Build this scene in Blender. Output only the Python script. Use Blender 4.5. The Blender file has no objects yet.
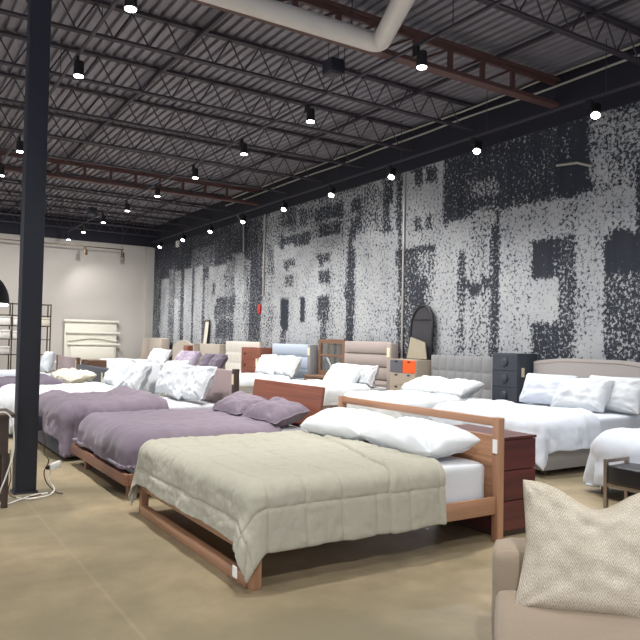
import bpy, bmesh, math, random
from mathutils import Vector, Matrix, noise
C = bpy.context.scene.collection
SC = bpy.context.scene
random.seed(7)
PI = math.pi
H = 1.5
WX = 8.75      # mural wall
BY = 25.7      # back wall
CZ = 5.72      # roof deck

# ------------------------------------------------------------------ materials
def S(c):  # srgb 0-255 -> linear
    r = []
    for v in c:
        v /= 255.0
        r.append(v/12.92 if v <= .04045 else ((v+.055)/1.055)**2.4)
    return (r[0], r[1], r[2], 1)

def base_mat(name, col, rough=.6, metal=0.0, spec=None):
    m = bpy.data.materials.new(name); m.use_nodes = True
    b = m.node_tree.nodes['Principled BSDF']
    b.inputs['Base Color'].default_value = S(col)
    b.inputs['Roughness'].default_value = rough
    b.inputs['Metallic'].default_value = metal
    if spec is not None: b.inputs['Specular IOR Level'].default_value = spec
    return m, m.node_tree, b

def N(nt, typ, **kw):
    n = nt.nodes.new(typ)
    for k, v in kw.items():
        if k in n.inputs: n.inputs[k].default_value = v
        else: setattr(n, k, v)
    return n

def coords(nt, scale=(1, 1, 1), kind='Object'):
    tc = N(nt, 'ShaderNodeTexCoord'); mp = N(nt, 'ShaderNodeMapping')
    mp.inputs['Scale'].default_value = scale
    nt.links.new(tc.outputs[kind], mp.inputs['Vector'])
    return mp.outputs['Vector']

def mix(nt, fac, a, b):
    n = N(nt, 'ShaderNodeMix', data_type='RGBA')
    for sock, v in ((n.inputs[0], fac), (n.inputs[6], a), (n.inputs[7], b)):
        if hasattr(v, 'is_linked'): nt.links.new(v, sock)
        else: sock.default_value = v
    return n.outputs[2]

def bump(nt, b, height, strength=.3, dist=.01):
    n = N(nt, 'ShaderNodeBump', Strength=strength, Distance=dist)
    nt.links.new(height, n.inputs['Height']); nt.links.new(n.outputs['Normal'], b.inputs['Normal'])

def cloth_mat(name, col, col2=None, rough=.9, weave=350, wr=.25, crease=9):
    m, nt, b = base_mat(name, col, rough, 0, .2)
    v = coords(nt)
    n1 = N(nt, 'ShaderNodeTexNoise', Scale=weave, Detail=2.0); nt.links.new(v, n1.inputs['Vector'])
    n2 = N(nt, 'ShaderNodeTexNoise', Scale=crease, Detail=5.0, Roughness=.6); nt.links.new(v, n2.inputs['Vector'])
    c2 = col2 or tuple(x*.94 for x in col)
    nt.links.new(mix(nt, n1.outputs[0], S(col), S(c2)), b.inputs['Base Color'])
    ad = N(nt, 'ShaderNodeMath', operation='MULTIPLY_ADD'); ad.inputs[1].default_value = .12
    nt.links.new(n1.outputs[0], ad.inputs[0]); nt.links.new(n2.outputs[0], ad.inputs[2])
    bump(nt, b, ad.outputs[0], wr, .02)
    try: b.inputs['Sheen Weight'].default_value = .15
    except Exception: pass
    return m

def wood_mat(name, col, col2, axis='x', rough=.42, fine=14):
    m, nt, b = base_mat(name, col, rough)
    sc = {'x': (.7, fine, fine), 'y': (fine, .7, fine), 'z': (fine, fine, .7)}[axis]
    v = coords(nt, sc)
    n1 = N(nt, 'ShaderNodeTexNoise', Scale=1.6, Detail=5.0, Distortion=.6); nt.links.new(v, n1.inputs['Vector'])
    rp = N(nt, 'ShaderNodeMapRange'); rp.inputs[1].default_value = .32; rp.inputs[2].default_value = .68
    nt.links.new(n1.outputs[0], rp.inputs[0])
    nt.links.new(mix(nt, rp.outputs[0], S(col), S(col2)), b.inputs['Base Color'])
    bump(nt, b, n1.outputs[0], .08, .004)
    return m

def noisy_mat(name, col, col2, scale=6, rough=.7, metal=0.0, bs=.1, stretch=(1, 1, 1)):
    m, nt, b = base_mat(name, col, rough, metal)
    v = coords(nt, stretch)
    n1 = N(nt, 'ShaderNodeTexNoise', Scale=scale, Detail=5.0); nt.links.new(v, n1.inputs['Vector'])
    nt.links.new(mix(nt, n1.outputs[0], S(col), S(col2)), b.inputs['Base Color'])
    if bs: bump(nt, b, n1.outputs[0], bs, .01)
    return m

def emit_mat(name, col, strength):
    m = bpy.data.materials.new(name); m.use_nodes = True; nt = m.node_tree
    b = nt.nodes['Principled BSDF']; b.inputs['Base Color'].default_value = S(col)
    b.inputs['Emission Color'].default_value = S(col); b.inputs['Emission Strength'].default_value = strength
    return m

M = {}
M['white'] = cloth_mat('white_cotton', (214, 217, 219), (204, 208, 211), wr=.3, crease=7)
M['white2'] = cloth_mat('white_sheet', (214, 216, 219), (204, 207, 210), wr=.22, crease=5)
M['cool'] = cloth_mat('white_percale', (208, 213, 221), (197, 203, 213), wr=.3, crease=6)
M['cream'] = cloth_mat('cream_linen', (224, 217, 200), (213, 205, 187), wr=.4, crease=8)
M['quilt'] = cloth_mat('sage_quilt', (176, 173, 157), (164, 161, 145), wr=.22, crease=22, weave=260)
M['mauve'] = cloth_mat('mauve_linen', (128, 116, 127), (114, 103, 114), wr=.35, crease=8)
M['mauve_light'] = cloth_mat('lilac_linen', (166, 155, 170), (153, 142, 158), wr=.35, crease=8)
M['mauve_dark'] = cloth_mat('dusky_linen', (108, 98, 112), (96, 87, 100), wr=.35, crease=8)
M['taupe_velvet'] = cloth_mat('taupe_velvet', (172, 156, 136), (156, 140, 121), rough=.75, weave=120, wr=.15, crease=5)
M['taupe'] = cloth_mat('taupe_upholstery', (160, 148, 142), (150, 138, 132), wr=.1, crease=5)
M['grey'] = cloth_mat('grey_upholstery', (138, 138, 138), (124, 124, 125), wr=.15, crease=9)
M['bluegrey'] = cloth_mat('pale_blue_grey_upholstery', (172, 182, 196), (160, 170, 184), wr=.12, crease=6)
M['beige'] = cloth_mat('beige_upholstery', (168, 158, 146), (156, 146, 134), wr=.1, crease=6)
M['greige'] = cloth_mat('greige_linen', (178, 172, 168), (167, 161, 157), wr=.1, crease=6)
M['ivory'] = cloth_mat('ivory_upholstery', (206, 200, 190), (195, 189, 179), wr=.12, crease=6)
M['skirt'] = cloth_mat('grey_linen_skirt', (170, 165, 162), (158, 153, 150), wr=.12, crease=6)
M['dusk'] = cloth_mat('dusty_mauve_upholstery', (158, 140, 140), (147, 130, 130), wr=.1, crease=6)
M['charcoal'] = cloth_mat('charcoal_upholstery', (62, 64, 72), (52, 54, 61), wr=.12, crease=6)
M['slate'] = cloth_mat('slate_upholstery', (60, 64, 72), (52, 56, 64), wr=.1, crease=6)
M['leather'] = noisy_mat('black_leather', (32, 33, 40), (24, 25, 30), 30, .4, 0, .1)
for ax in 'xyz':
    M['cherry_'+ax] = wood_mat('natural_cherry_'+ax, (176, 134, 104), (150, 110, 84), ax)
    M['red_'+ax] = wood_mat('red_cherry_'+ax, (140, 84, 66), (116, 68, 52), ax)
    M['plat_'+ax] = wood_mat('warm_walnut_'+ax, (142, 98, 78), (116, 78, 62), ax)
    M['mahog_'+ax] = wood_mat('mahogany_'+ax, (92, 44, 40), (68, 32, 30), ax)
    M['dark_'+ax] = wood_mat('dark_wood_'+ax, (72, 56, 46), (54, 41, 34), ax)
    M['brown_'+ax] = wood_mat('mid_brown_wood_'+ax, (128, 96, 76), (104, 78, 60), ax)
M['slate_paint'] = noisy_mat('blue_black_lacquer', (58, 64, 72), (50, 55, 63), 8, .5, 0, .03)
M['beige_paint'] = noisy_mat('putty_lacquer', (166, 154, 138), (156, 144, 128), 8, .5, 0, .03)
M['orange'] = noisy_mat('orange_lacquer', (240, 92, 30), (232, 84, 24), 8, .45, 0, .02)
M['greydrawer'] = noisy_mat('grey_lacquer', (92, 92, 98), (86, 86, 92), 8, .5, 0, .02)
M['white_paint'] = noisy_mat('ivory_paint', (204, 200, 188), (196, 192, 180), 5, .5, 0, .03)
M['steel_dark'] = noisy_mat('black_painted_steel', (40, 43, 56), (34, 36, 48), 12, .5, .0, .06)
M['joist'] = noisy_mat('grey_painted_joist_steel', (62, 56, 66), (48, 43, 52), 10, .6, .0, .04)
M['redsteel'] = noisy_mat('red_oxide_steel', (98, 66, 62), (72, 52, 52), 10, .65, 0, .05)
M['black'] = noisy_mat('matte_black_metal', (20, 20, 23), (15, 15, 17), 20, .5, .0, .02)
M['bronze'] = noisy_mat('dark_bronze_metal', (78, 66, 52), (64, 54, 42), 20, .4, .7, .02)
M['chrome'] = noisy_mat('brushed_nickel', (168, 160, 150), (150, 142, 133), 40, .35, .85, .02)
M['pvc'] = noisy_mat('white_pipe_paint', (214, 210, 206), (202, 198, 194), 4, .45, 0, .02)
M['conduit'] = noisy_mat('galvanised_conduit', (176, 172, 164), (160, 156, 148), 10, .45, .3, .02)
M['plastic'] = noisy_mat('white_plastic', (228, 226, 220), (218, 216, 210), 10, .4, 0, .01)
M['cord_brown'] = noisy_mat('brown_cord', (92, 66, 48), (80, 58, 42), 10, .6, 0, .01)
M['brass'] = noisy_mat('aged_brass', (150, 120, 70), (130, 104, 60), 20, .35, .8, .01)
M['tag'] = noisy_mat('paper_tag', (226, 214, 180), (218, 206, 172), 10, .8, 0, .01)
M['label'] = noisy_mat('white_label', (238, 238, 236), (230, 230, 228), 10, .8, 0, .01)
M['redbox'] = noisy_mat('fire_alarm_red', (178, 40, 34), (166, 36, 30), 10, .5, 0, .01)
M['lens'] = emit_mat('lamp_lens', (255, 252, 248), 14.0)
M['lens_off'] = noisy_mat('lamp_lens_amber', (150, 124, 90), (140, 114, 82), 10, .4, 0, .01)
M['shade_glow'] = emit_mat('pendant_diffuser', (255, 246, 228), 3.0)
M['canvas'] = noisy_mat('smoky_canvas', (58, 55, 60), (36, 34, 40), 5, .7, 0, .05)
M['paper'] = noisy_mat('aged_paper', (160, 151, 132), (146, 137, 118), 9, .8, 0, .02)
mm, nt_, b_ = base_mat('mirror_glass', (210, 214, 214), .05, 1.0); M['mirror'] = mm

def woven():
    m, nt, b = base_mat('woven_cream_taupe', (214, 200, 172), .95, 0, .1)
    tc = N(nt, 'ShaderNodeTexCoord'); sp = N(nt, 'ShaderNodeSeparateXYZ'); nt.links.new(tc.outputs['UV'], sp.inputs[0])
    def mth(op, a, bb=None):
        n = N(nt, 'ShaderNodeMath', operation=op)
        for i, v in enumerate((a, bb)):
            if v is None: continue
            if hasattr(v, 'is_linked'): nt.links.new(v, n.inputs[i])
            else: n.inputs[i].default_value = v
        return n.outputs[0]
    px = mth('PINGPONG', mth('MULTIPLY', sp.outputs[0], 13.0), .5)
    py = mth('PINGPONG', mth('MULTIPLY', sp.outputs[1], 6.0), .5)
    s_ = mth('ADD', mth('MULTIPLY', px, 1.0), mth('MULTIPLY', py, 1.0))
    w = mth('SINE', mth('MULTIPLY', s_, 32.0))
    nz = N(nt, 'ShaderNodeTexNoise', Scale=70.0, Detail=3.0); nt.links.new(tc.outputs['UV'], nz.inputs['Vector'])
    nb = N(nt, 'ShaderNodeTexNoise', Scale=7.0, Detail=2.0); nt.links.new(tc.outputs['UV'], nb.inputs['Vector'])
    f = mth('ADD', mth('MULTIPLY', w, .17), mth('ADD', mth('MULTIPLY', nz.outputs[0], .7), mth('MULTIPLY', nb.outputs[0], .5)))
    mr = N(nt, 'ShaderNodeMapRange'); mr.inputs[1].default_value = .1; mr.inputs[2].default_value = .95
    nt.links.new(f, mr.inputs[0])
    nt.links.new(mix(nt, mr.outputs[0], S((154, 142, 120)), S((232, 224, 206))), b.inputs['Base Color'])
    bump(nt, b, f, .5, .006)
    return m
M['woven'] = woven()

def floor_mat():
    m, nt, b = base_mat('polished_concrete', (150, 138, 108), .35)
    v = coords(nt)
    big = N(nt, 'ShaderNodeTexNoise', Scale=.55, Detail=6.0, Roughness=.6, Distortion=.4); nt.links.new(v, big.inputs['Vector'])
    mid = N(nt, 'ShaderNodeTexNoise', Scale=3.2, Detail=7.0, Roughness=.65); nt.links.new(v, mid.inputs['Vector'])
    fine = N(nt, 'ShaderNodeTexNoise', Scale=60.0, Detail=3.0); nt.links.new(v, fine.inputs['Vector'])
    r1 = N(nt, 'ShaderNodeMapRange'); r1.inputs[1].default_value = .4; r1.inputs[2].default_value = .6; nt.links.new(big.outputs[0], r1.inputs[0])
    r2 = N(nt, 'ShaderNodeMapRange'); r2.inputs[1].default_value = .38; r2.inputs[2].default_value = .66; r2.inputs[3].default_value = 0; r2.inputs[4].default_value = .55; nt.links.new(mid.outputs[0], r2.inputs[0])
    c1 = mix(nt, r1.outputs[0], S((128, 119, 94)), S((170, 153, 122)))
    c2 = mix(nt, r2.outputs[0], c1, S((122, 112, 92)))
    f3 = N(nt, 'ShaderNodeMath', operation='MULTIPLY'); f3.inputs[1].default_value = .25; nt.links.new(fine.outputs[0], f3.inputs[0])
    c3 = mix(nt, f3.outputs[0], c2, S((108, 99, 82)))
    # pale hairline crack / saw joint
    sp = N(nt, 'ShaderNodeSeparateXYZ'); nt.links.new(v, sp.inputs[0])
    nz = N(nt, 'ShaderNodeTexNoise', Scale=2.0, Detail=3.0); nt.links.new(v, nz.inputs['Vector'])
    a = N(nt, 'ShaderNodeMath', operation='MULTIPLY_ADD'); a.inputs[1].default_value = .05; nt.links.new(nz.outputs[0], a.inputs[0]); nt.links.new(sp.outputs[0], a.inputs[2])
    d = N(nt, 'ShaderNodeMath', operation='SUBTRACT'); d.inputs[1].default_value = JX + .025; nt.links.new(a.outputs[0], d.inputs[0])
    ab = N(nt, 'ShaderNodeMath', operation='ABSOLUTE'); nt.links.new(d.outputs[0], ab.inputs[0])
    lt = N(nt, 'ShaderNodeMapRange'); lt.inputs[1].default_value = .004; lt.inputs[2].default_value = .014; lt.inputs[3].default_value = .10; lt.inputs[4].default_value = 0; nt.links.new(ab.outputs[0], lt.inputs[0])
    c4 = mix(nt, lt.outputs[0], c3, S((205, 192, 158)))
    nt.links.new(c4, b.inputs['Base Color'])
    rr = N(nt, 'ShaderNodeMapRange'); rr.inputs[3].default_value = .28; rr.inputs[4].default_value = .5; nt.links.new(mid.outputs[0], rr.inputs[0])
    nt.links.new(rr.outputs[0], b.inputs['Roughness'])
    bump(nt, b, mid.outputs[0], .04, .01)
    return m
JX = 1.16
M['floor'] = floor_mat()

def mural_mat():
    m, nt, b = base_mat('mural_print', (120, 120, 125), .75, 0, .2)
    at = N(nt, 'ShaderNodeAttribute', attribute_name='print_tone')
    v = coords(nt)
    n1 = N(nt, 'ShaderNodeTexNoise', Scale=18.0, Detail=4.0, Roughness=.75); nt.links.new(v, n1.inputs['Vector'])
    v2 = coords(nt, (1, 7, .8))
    n2 = N(nt, 'ShaderNodeTexNoise', Scale=1.0, Detail=3.0); nt.links.new(v2, n2.inputs['Vector'])
    n3 = N(nt, 'ShaderNodeTexNoise', Scale=2.2, Detail=2.0); nt.links.new(v, n3.inputs['Vector'])
    def mth(op, a, bb, c=None):
        n = N(nt, 'ShaderNodeMath', operation=op)
        for i, x in enumerate((a, bb, c)):
            if x is None: continue
            if hasattr(x, 'is_linked'): nt.links.new(x, n.inputs[i])
            else: n.inputs[i].default_value = x
        return n.outputs[0]
    # field: density + speckle + streaks
    f = mth('MULTIPLY_ADD', n1.outputs[0], 4.3, at.outputs['Fac'])
    f = mth('MULTIPLY_ADD', n2.outputs[0], .45, f)
    f = mth('MULTIPLY_ADD', n3.outputs[0], .5, f)
    mr = N(nt, 'ShaderNodeMapRange', interpolation_type='SMOOTHSTEP'); mr.inputs[1].default_value = 2.92; mr.inputs[2].default_value = 3.32
    nt.links.new(f, mr.inputs[0])
    lc = mix(nt, n3.outputs[0], S((146, 150, 156)), S((174, 175, 174)))
    dc = mix(nt, n2.outputs[0], S((34, 38, 50)), S((58, 60, 66)))
    nt.links.new(mix(nt, mr.outputs[0], dc, lc), b.inputs['Base Color'])
    return m
M['mural'] = mural_mat()
M['backwall'] = noisy_mat('warm_grey_wall_paint', (176, 171, 165), (170, 165, 159), 1.5, .85, 0, .02)
M['blackwall'] = noisy_mat('blue_black_wall_paint', (30, 31, 44), (24, 25, 36), 2, .85, 0, .03)
M['deck'] = noisy_mat('grey_roof_deck', (138, 135, 144), (114, 112, 122), 2.5, .55, .15, .03, (4, .6, 1))

# ------------------------------------------------------------------ object helpers
def tag(o, label=None, cat=None, group=None, kind=None):
    if label: o['label'] = label
    if cat: o['category'] = cat
    if group: o['group'] = group
    if kind: o['kind'] = kind
    return o

def thing(name, loc, label, cat, group=None):
    o = bpy.data.objects.new(name, None); C.objects.link(o); o.location = loc; o.empty_display_size = .1
    return tag(o, label, cat, group)

def obj(name, bm, mat, parent=None, smooth=True, origin=None, angle=40):
    """world-space bmesh -> object; stored relative to its parent thing (things carry no rotation)"""
    me = bpy.data.meshes.new(name)
    if parent is not None:
        off = Vector((0, 0, 0)); p = parent
        while p is not None: off += Vector(p.location); p = p.parent
        loc = Vector((0, 0, 0))
    else:
        if origin is None:
            xs = [v.co.x for v in bm.verts]; ys = [v.co.y for v in bm.verts]; zs = [v.co.z for v in bm.verts]
            origin = ((min(xs)+max(xs))/2, (min(ys)+max(ys))/2, min(zs))
        off = Vector(origin); loc = off
    bmesh.ops.translate(bm, verts=bm.verts, vec=-off)
    bmesh.ops.recalc_face_normals(bm, faces=bm.faces)
    bm.to_mesh(me); bm.free()
    me.materials.append(mat)
    if smooth:
        me.polygons.foreach_set('use_smooth', [True]*len(me.polygons))
        try: me.set_sharp_from_angle(angle=math.radians(angle))
        except Exception: pass
    o = bpy.data.objects.new(name, me); C.objects.link(o)
    o.location = loc
    if parent is not None: o.parent = parent
    return o

def struct(name, bm, mat, **kw):
    o = obj(name, bm, mat, **kw); o['kind'] = 'structure'; return o

def BM(): return bmesh.new()

def box(bm, x0, x1, y0, y1, z0, z1, bev=.006, seg=2, fn=None):
    r = bmesh.ops.create_cube(bm, size=1)
    vs = r['verts']
    for v in vs:
        v.co = Vector((x0+(v.co.x+.5)*(x1-x0), y0+(v.co.y+.5)*(y1-y0), z0+(v.co.z+.5)*(z1-z0)))
    if bev:
        bev = min(bev, .48*min(abs(x1-x0), abs(y1-y0), abs(z1-z0)))
        es = list({e for v in vs for e in v.link_edges})
        r2 = bmesh.ops.bevel(bm, geom=es, offset=bev, segments=seg, affect='EDGES', profile=.5)
        vs = list({v for f in r2['faces'] for v in f.verts} | {v for v in vs if v.is_valid})
    if fn:
        for v in vs: v.co = fn(v.co)
    return bm

def bx(*a, **k): return box(BM(), *a, **k)

def tube(bm, pts, r, n=10, cap=True):
    """tube through points"""
    pts = [Vector(p) for p in pts]; rings = []
    up = None
    for i, p in enumerate(pts):
        t = (pts[min(i+1, len(pts)-1)]-pts[max(i-1, 0)]).normalized()
        if up is None: up = Vector((0, 0, 1)) if abs(t.z) < .9 else Vector((1, 0, 0))
        a = t.cross(up)
        if a.length < 1e-4: a = t.orthogonal()
        a.normalize(); b = a.cross(t).normalized(); up = b
        rr = r[i] if isinstance(r, (list, tuple)) else r
        rings.append([bm.verts.new(p + a*math.cos(2*PI*k/n)*rr + b*math.sin(2*PI*k/n)*rr) for k in range(n)])
    for A, B in zip(rings, rings[1:]):
        for k in range(n): bm.faces.new((A[k], A[(k+1) % n], B[(k+1) % n], B[k]))
    if cap:
        bm.faces.new(rings[0][::-1]); bm.faces.new(rings[-1])
    return bm

def bar(bm, p, q, w, h):
    """square bar between two points (w sideways, h in the plane of z)"""
    p, q = Vector(p), Vector(q); t = (q-p).normalized()
    up = Vector((0, 0, 1)) if abs(t.z) < .98 else Vector((0, 1, 0))
    a = t.cross(up).normalized()*w/2; b = a.cross(t).normalized()*h/2
    A = [bm.verts.new(p+s*a+u*b) for s, u in ((-1, -1), (1, -1), (1, 1), (-1, 1))]
    B = [bm.verts.new(q+s*a+u*b) for s, u in ((-1, -1), (1, -1), (1, 1), (-1, 1))]
    bm.faces.new(A[::-1]); bm.faces.new(B)
    for k in range(4): bm.faces.new((A[k], A[(k+1) % 4], B[(k+1) % 4], B[k]))
    return bm

def grid_faces(bm, g, closed_u=False):
    for r0, r1 in zip(g, g[1:]):
        for k in range(len(r0)-1): bm.faces.new((r0[k], r0[k+1], r1[k+1], r1[k]))

def fbm(x, y, z, o=4):
    return noise.fractal(Vector((x, y, z)), 1.0, 2.0, o)

def rnd_box(x0, x1, y0, y1, z0, z1, r=.05, n=3, puff=.0, seed=0):
    """soft upholstered block: rounded corners, crowned faces"""
    bm = BM(); box(bm, x0, x1, y0, y1, z0, z1, r, n)
    return bm

def soft_block(x0, x1, y0, y1, z0, z1, r, nu=24, nv=24, wr=.004, seed=0, crown=.012):
    """mattress / cushion: a rounded slab with a crowned, slightly wrinkled top and sides"""
    bm = BM()
    cx, cy, cz = (x0+x1)/2, (y0+y1)/2, (z0+z1)/2
    hx, hy, hz = (x1-x0)/2, (y1-y0)/2, (z1-z0)/2
    r_ = bmesh.ops.create_cube(bm, size=2)
    bmesh.ops.subdivide_edges(bm, edges=bm.edges[:], cuts=nu, use_grid_fill=True)
    for v in bm.verts:
        p = Vector((v.co.x*hx, v.co.y*hy, v.co.z*hz))
        q = Vector((max(-hx+r, min(hx-r, p.x)), max(-hy+r, min(hy-r, p.y)), max(-hz+r*.8, min(hz-r*.8, p.z))))
        d = p-q
        if d.length > 1e-6:
            q = q + d.normalized()*r*(.8 if abs(d.z) > max(abs(d.x), abs(d.y)) else 1)
        u, w = q.x/hx, q.y/hy
        c = crown*(1-u*u)*(1-w*w)*(1 if v.co.z > 0 else 0)
        k = wr*fbm(q.x*4+seed, q.y*4, q.z*6+seed)
        nrm = Vector((q.x/hx, q.y/hy, q.z/hz*1.3)); nrm = nrm.normalized()
        v.co = Vector((cx, cy, cz)) + q + nrm*k + Vector((0, 0, c))
    return bm

def pillow(c, wdir, hdir, w, h, t, seed=0, pinch=.06, wr=.012, n=32, top_pinch=0., flange=0, flareb=0):
    bm = BM(); c = Vector(c); wd = Vector(wdir).normalized(); hd = Vector(hdir).normalized(); nd = wd.cross(hd).normalized()
    uvl = bm.loops.layers.uv.new('UVMap')
    uvs = {}
    def P(u, v, s):
        m4 = (u*v)**4
        x = u*w/2*(1-pinch*(1-v*v)-.045*m4)*(1+flareb*max(0, -v)); y = v*h/2*(1-pinch*(1-u*u)-.045*m4)
        if v > 0: y -= top_pinch*h*math.exp(-(u/.42)**2)*v*v
        if flange:
            ue = min(1, abs(u)/(1-flange)); ve = min(1, abs(v)/(1-flange))
        else: ue, ve = abs(u), abs(v)
        e = max(0, (1-ue**2.8)*(1-ve**2.8))
        th = t/2*e**.45
        k = fbm(u*1.7+seed*3.1, v*1.7+s*5+seed, seed*1.7, 3)*wr*1.5*(e**.3)
        k += wr*.6*fbm(u*5+seed, v*5+s*3, seed*2.3+4)*(.3+e**.5)
        rd = 1-abs(fbm(u*2.3+seed, v*1.4-seed, s*2+seed, 3)); k += wr*1.1*max(0, rd-.72)*3*e**.3
        rc = math.hypot(1-abs(u), 1-abs(v)); an = math.atan2(1-abs(v), 1-abs(u)+1e-6)
        k += wr*.9*math.sin(an*9+seed)*math.exp(-(rc/.5)**2)*min(1, rc*3)
        wv = wr*.9*fbm(u*3+seed*2, v*3, 9+seed)*(1 if e < .02 else 0)
        return c + wd*x + hd*y + nd*(s*(th+k*(1 if e > 0.0 else 0)) + wv)
    F = {}
    for s in (1, -1):
        g = []
        for i in range(n+1):
            row = []
            for j in range(n+1):
                u, v = -1+2*i/n, -1+2*j/n
                # denser toward the rim
                u = math.sin(u*PI/2); v = math.sin(v*PI/2)
                edge = i in (0, n) or j in (0, n)
                if edge and s == -1: vt = F[(i, j)]
                else:
                    vt = bm.verts.new(P(u, v, s if not edge else 0.0001))
                    if edge: F[(i, j)] = vt
                uvs[vt] = ((u+1)/2, (v+1)/2); row.append(vt)
            g.append(row)
        for a, b in zip(g, g[1:]):
            for k in range(n):
                f = bm.faces.new((a[k], b[k], b[k+1], a[k+1]))
                for l in f.loops: l[uvl].uv = uvs[l.vert]
    return bm

def drape(x0, x1, y0, y1, z, foot=.4, near=.4, far=.4, xe=None, r=.09, gap=.02, thick=.02, top=.012, wr=.012, fold=.03, seed=0, nx=80, ny=90,
          zmin=.015, p=3.0, seam=None, flare=.10, head=0., cfold=1.3, cflare=0., topfn=None, freq=9, hem=.0):
    """cloth laid over a block x0..x1, y0..y1, top z: bends over its edges and hangs; corners fall in folds.
    foot is the -X side, near the -Y side, far the +Y side; xe = where it ends on top toward the head"""
    bm = BM()
    if xe is None: xe = x1
    ax0, ay0, ay1 = x0-gap+r, y0-gap+r, y1+gap-r
    bend = r*PI/2
    def place(s, t):
        dx = max(0, ax0-s); qx = max(s, ax0)
        if t < ay0: dy, sy, qy = ay0-t, -1, ay0
        elif t > ay1: dy, sy, qy = t-ay1, 1, ay1
        else: dy, sy, qy = 0, 1, t
        d = (dx**p+dy**p)**(1/p) if dx and dy else max(dx, dy)
        hyp = math.hypot(dx, dy) or 1
        nx_, ny_ = -dx/hyp, sy*dy/hyp
        if d <= 0: out, down = 0, 0
        elif d < bend: a = d/r; out, down = r*math.sin(a), r*(1-math.cos(a))
        else: out, down = r + flare*(d-bend), r + (d-bend)*math.sqrt(max(0, 1-flare*flare))
        pos = Vector((qx+nx_*out, qy+ny_*out, z-down))
        hang = max(0, d-bend*.6)
        ph = math.atan2(dy, dx) if (dx and dy) else 0
        along = s if dy > dx else t
        # ripples along the hanging sides, folds round the corners
        rip = fold*min(1, hang*3)*(fbm(along*freq*.35+seed, seed*2.1, 0, 3) + .35*math.sin(along*freq+seed+2*fbm(along*1.3, seed, 1, 2)))
        if dx and dy: rip += fold*cfold*min(1, hang*2.5)*math.sin(ph*6+seed)*math.sin(ph*2) + cflare*max(0, hang-.1)*math.sin(ph*2)
        pos += Vector((nx_, ny_, 0))*rip
        pos.z += hem*min(1, hang*2)*fbm(along*2.2, seed+7, 3, 2)
        # wrinkles and loft on top
        fx = fbm(s*2.1+seed, t*2.1, seed*1.3, 3)
        fy = fbm(s*5.5+seed*2, t*5.5+3, seed, 4)
        w = wr*(.9*fx+.55*fy)
        rid = 1-abs(fbm(s*3.2+seed+9, t*1.7+seed, 2.2, 3)); w += wr*.8*max(0, rid-.7)*2
        nrm = Vector((nx_*min(1, d/bend) if d else 0, ny_*min(1, d/bend) if d else 0, max(.0, 1-d/bend))) if d else Vector((0, 0, 1))
        if nrm.length < 1e-5: nrm = Vector((0, 0, 1))
        nrm.normalize()
        off = top + w + wr*.6
        if topfn: off += topfn(s, t)
        if seam: off += seam(s, t)
        pos += nrm*max(.004, off)
        if pos.z < zmin + thick:
            ex = zmin+thick-pos.z
            pos += Vector((nx_, ny_, 0))*ex*.35; pos.z = zmin + thick + .004*abs(fbm(s*8, t*8, seed, 2))
        return pos
    S0, S1 = ax0-foot-bend*.4, xe
    T0, T1 = ay0-near-bend*.4, ay1+far+bend*.4
    g = []
    for i in range(nx+1):
        s = S0+(S1-S0)*i/nx
        g.append([bm.verts.new(place(s, T0+(T1-T0)*j/ny)) for j in range(ny+1)])
    grid_faces(bm, g)
    return bm

def thick_cloth(name, bm, mat, thick=.015, **kw):
    o = obj(name, bm, mat, smooth=True, angle=80, **kw)
    # outward shell
    me = o.data
    up = sum(1 for p_ in me.polygons if p_.normal.z > .5); dn = sum(1 for p_ in me.polygons if p_.normal.z < -.5)
    m = o.modifiers.new('shell', 'SOLIDIFY'); m.thickness = thick; m.offset = 1 if up >= dn else -1
    s = o.modifiers.new('smooth', 'SUBSURF'); s.levels = 1; s.render_levels = 1
    return o

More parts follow.
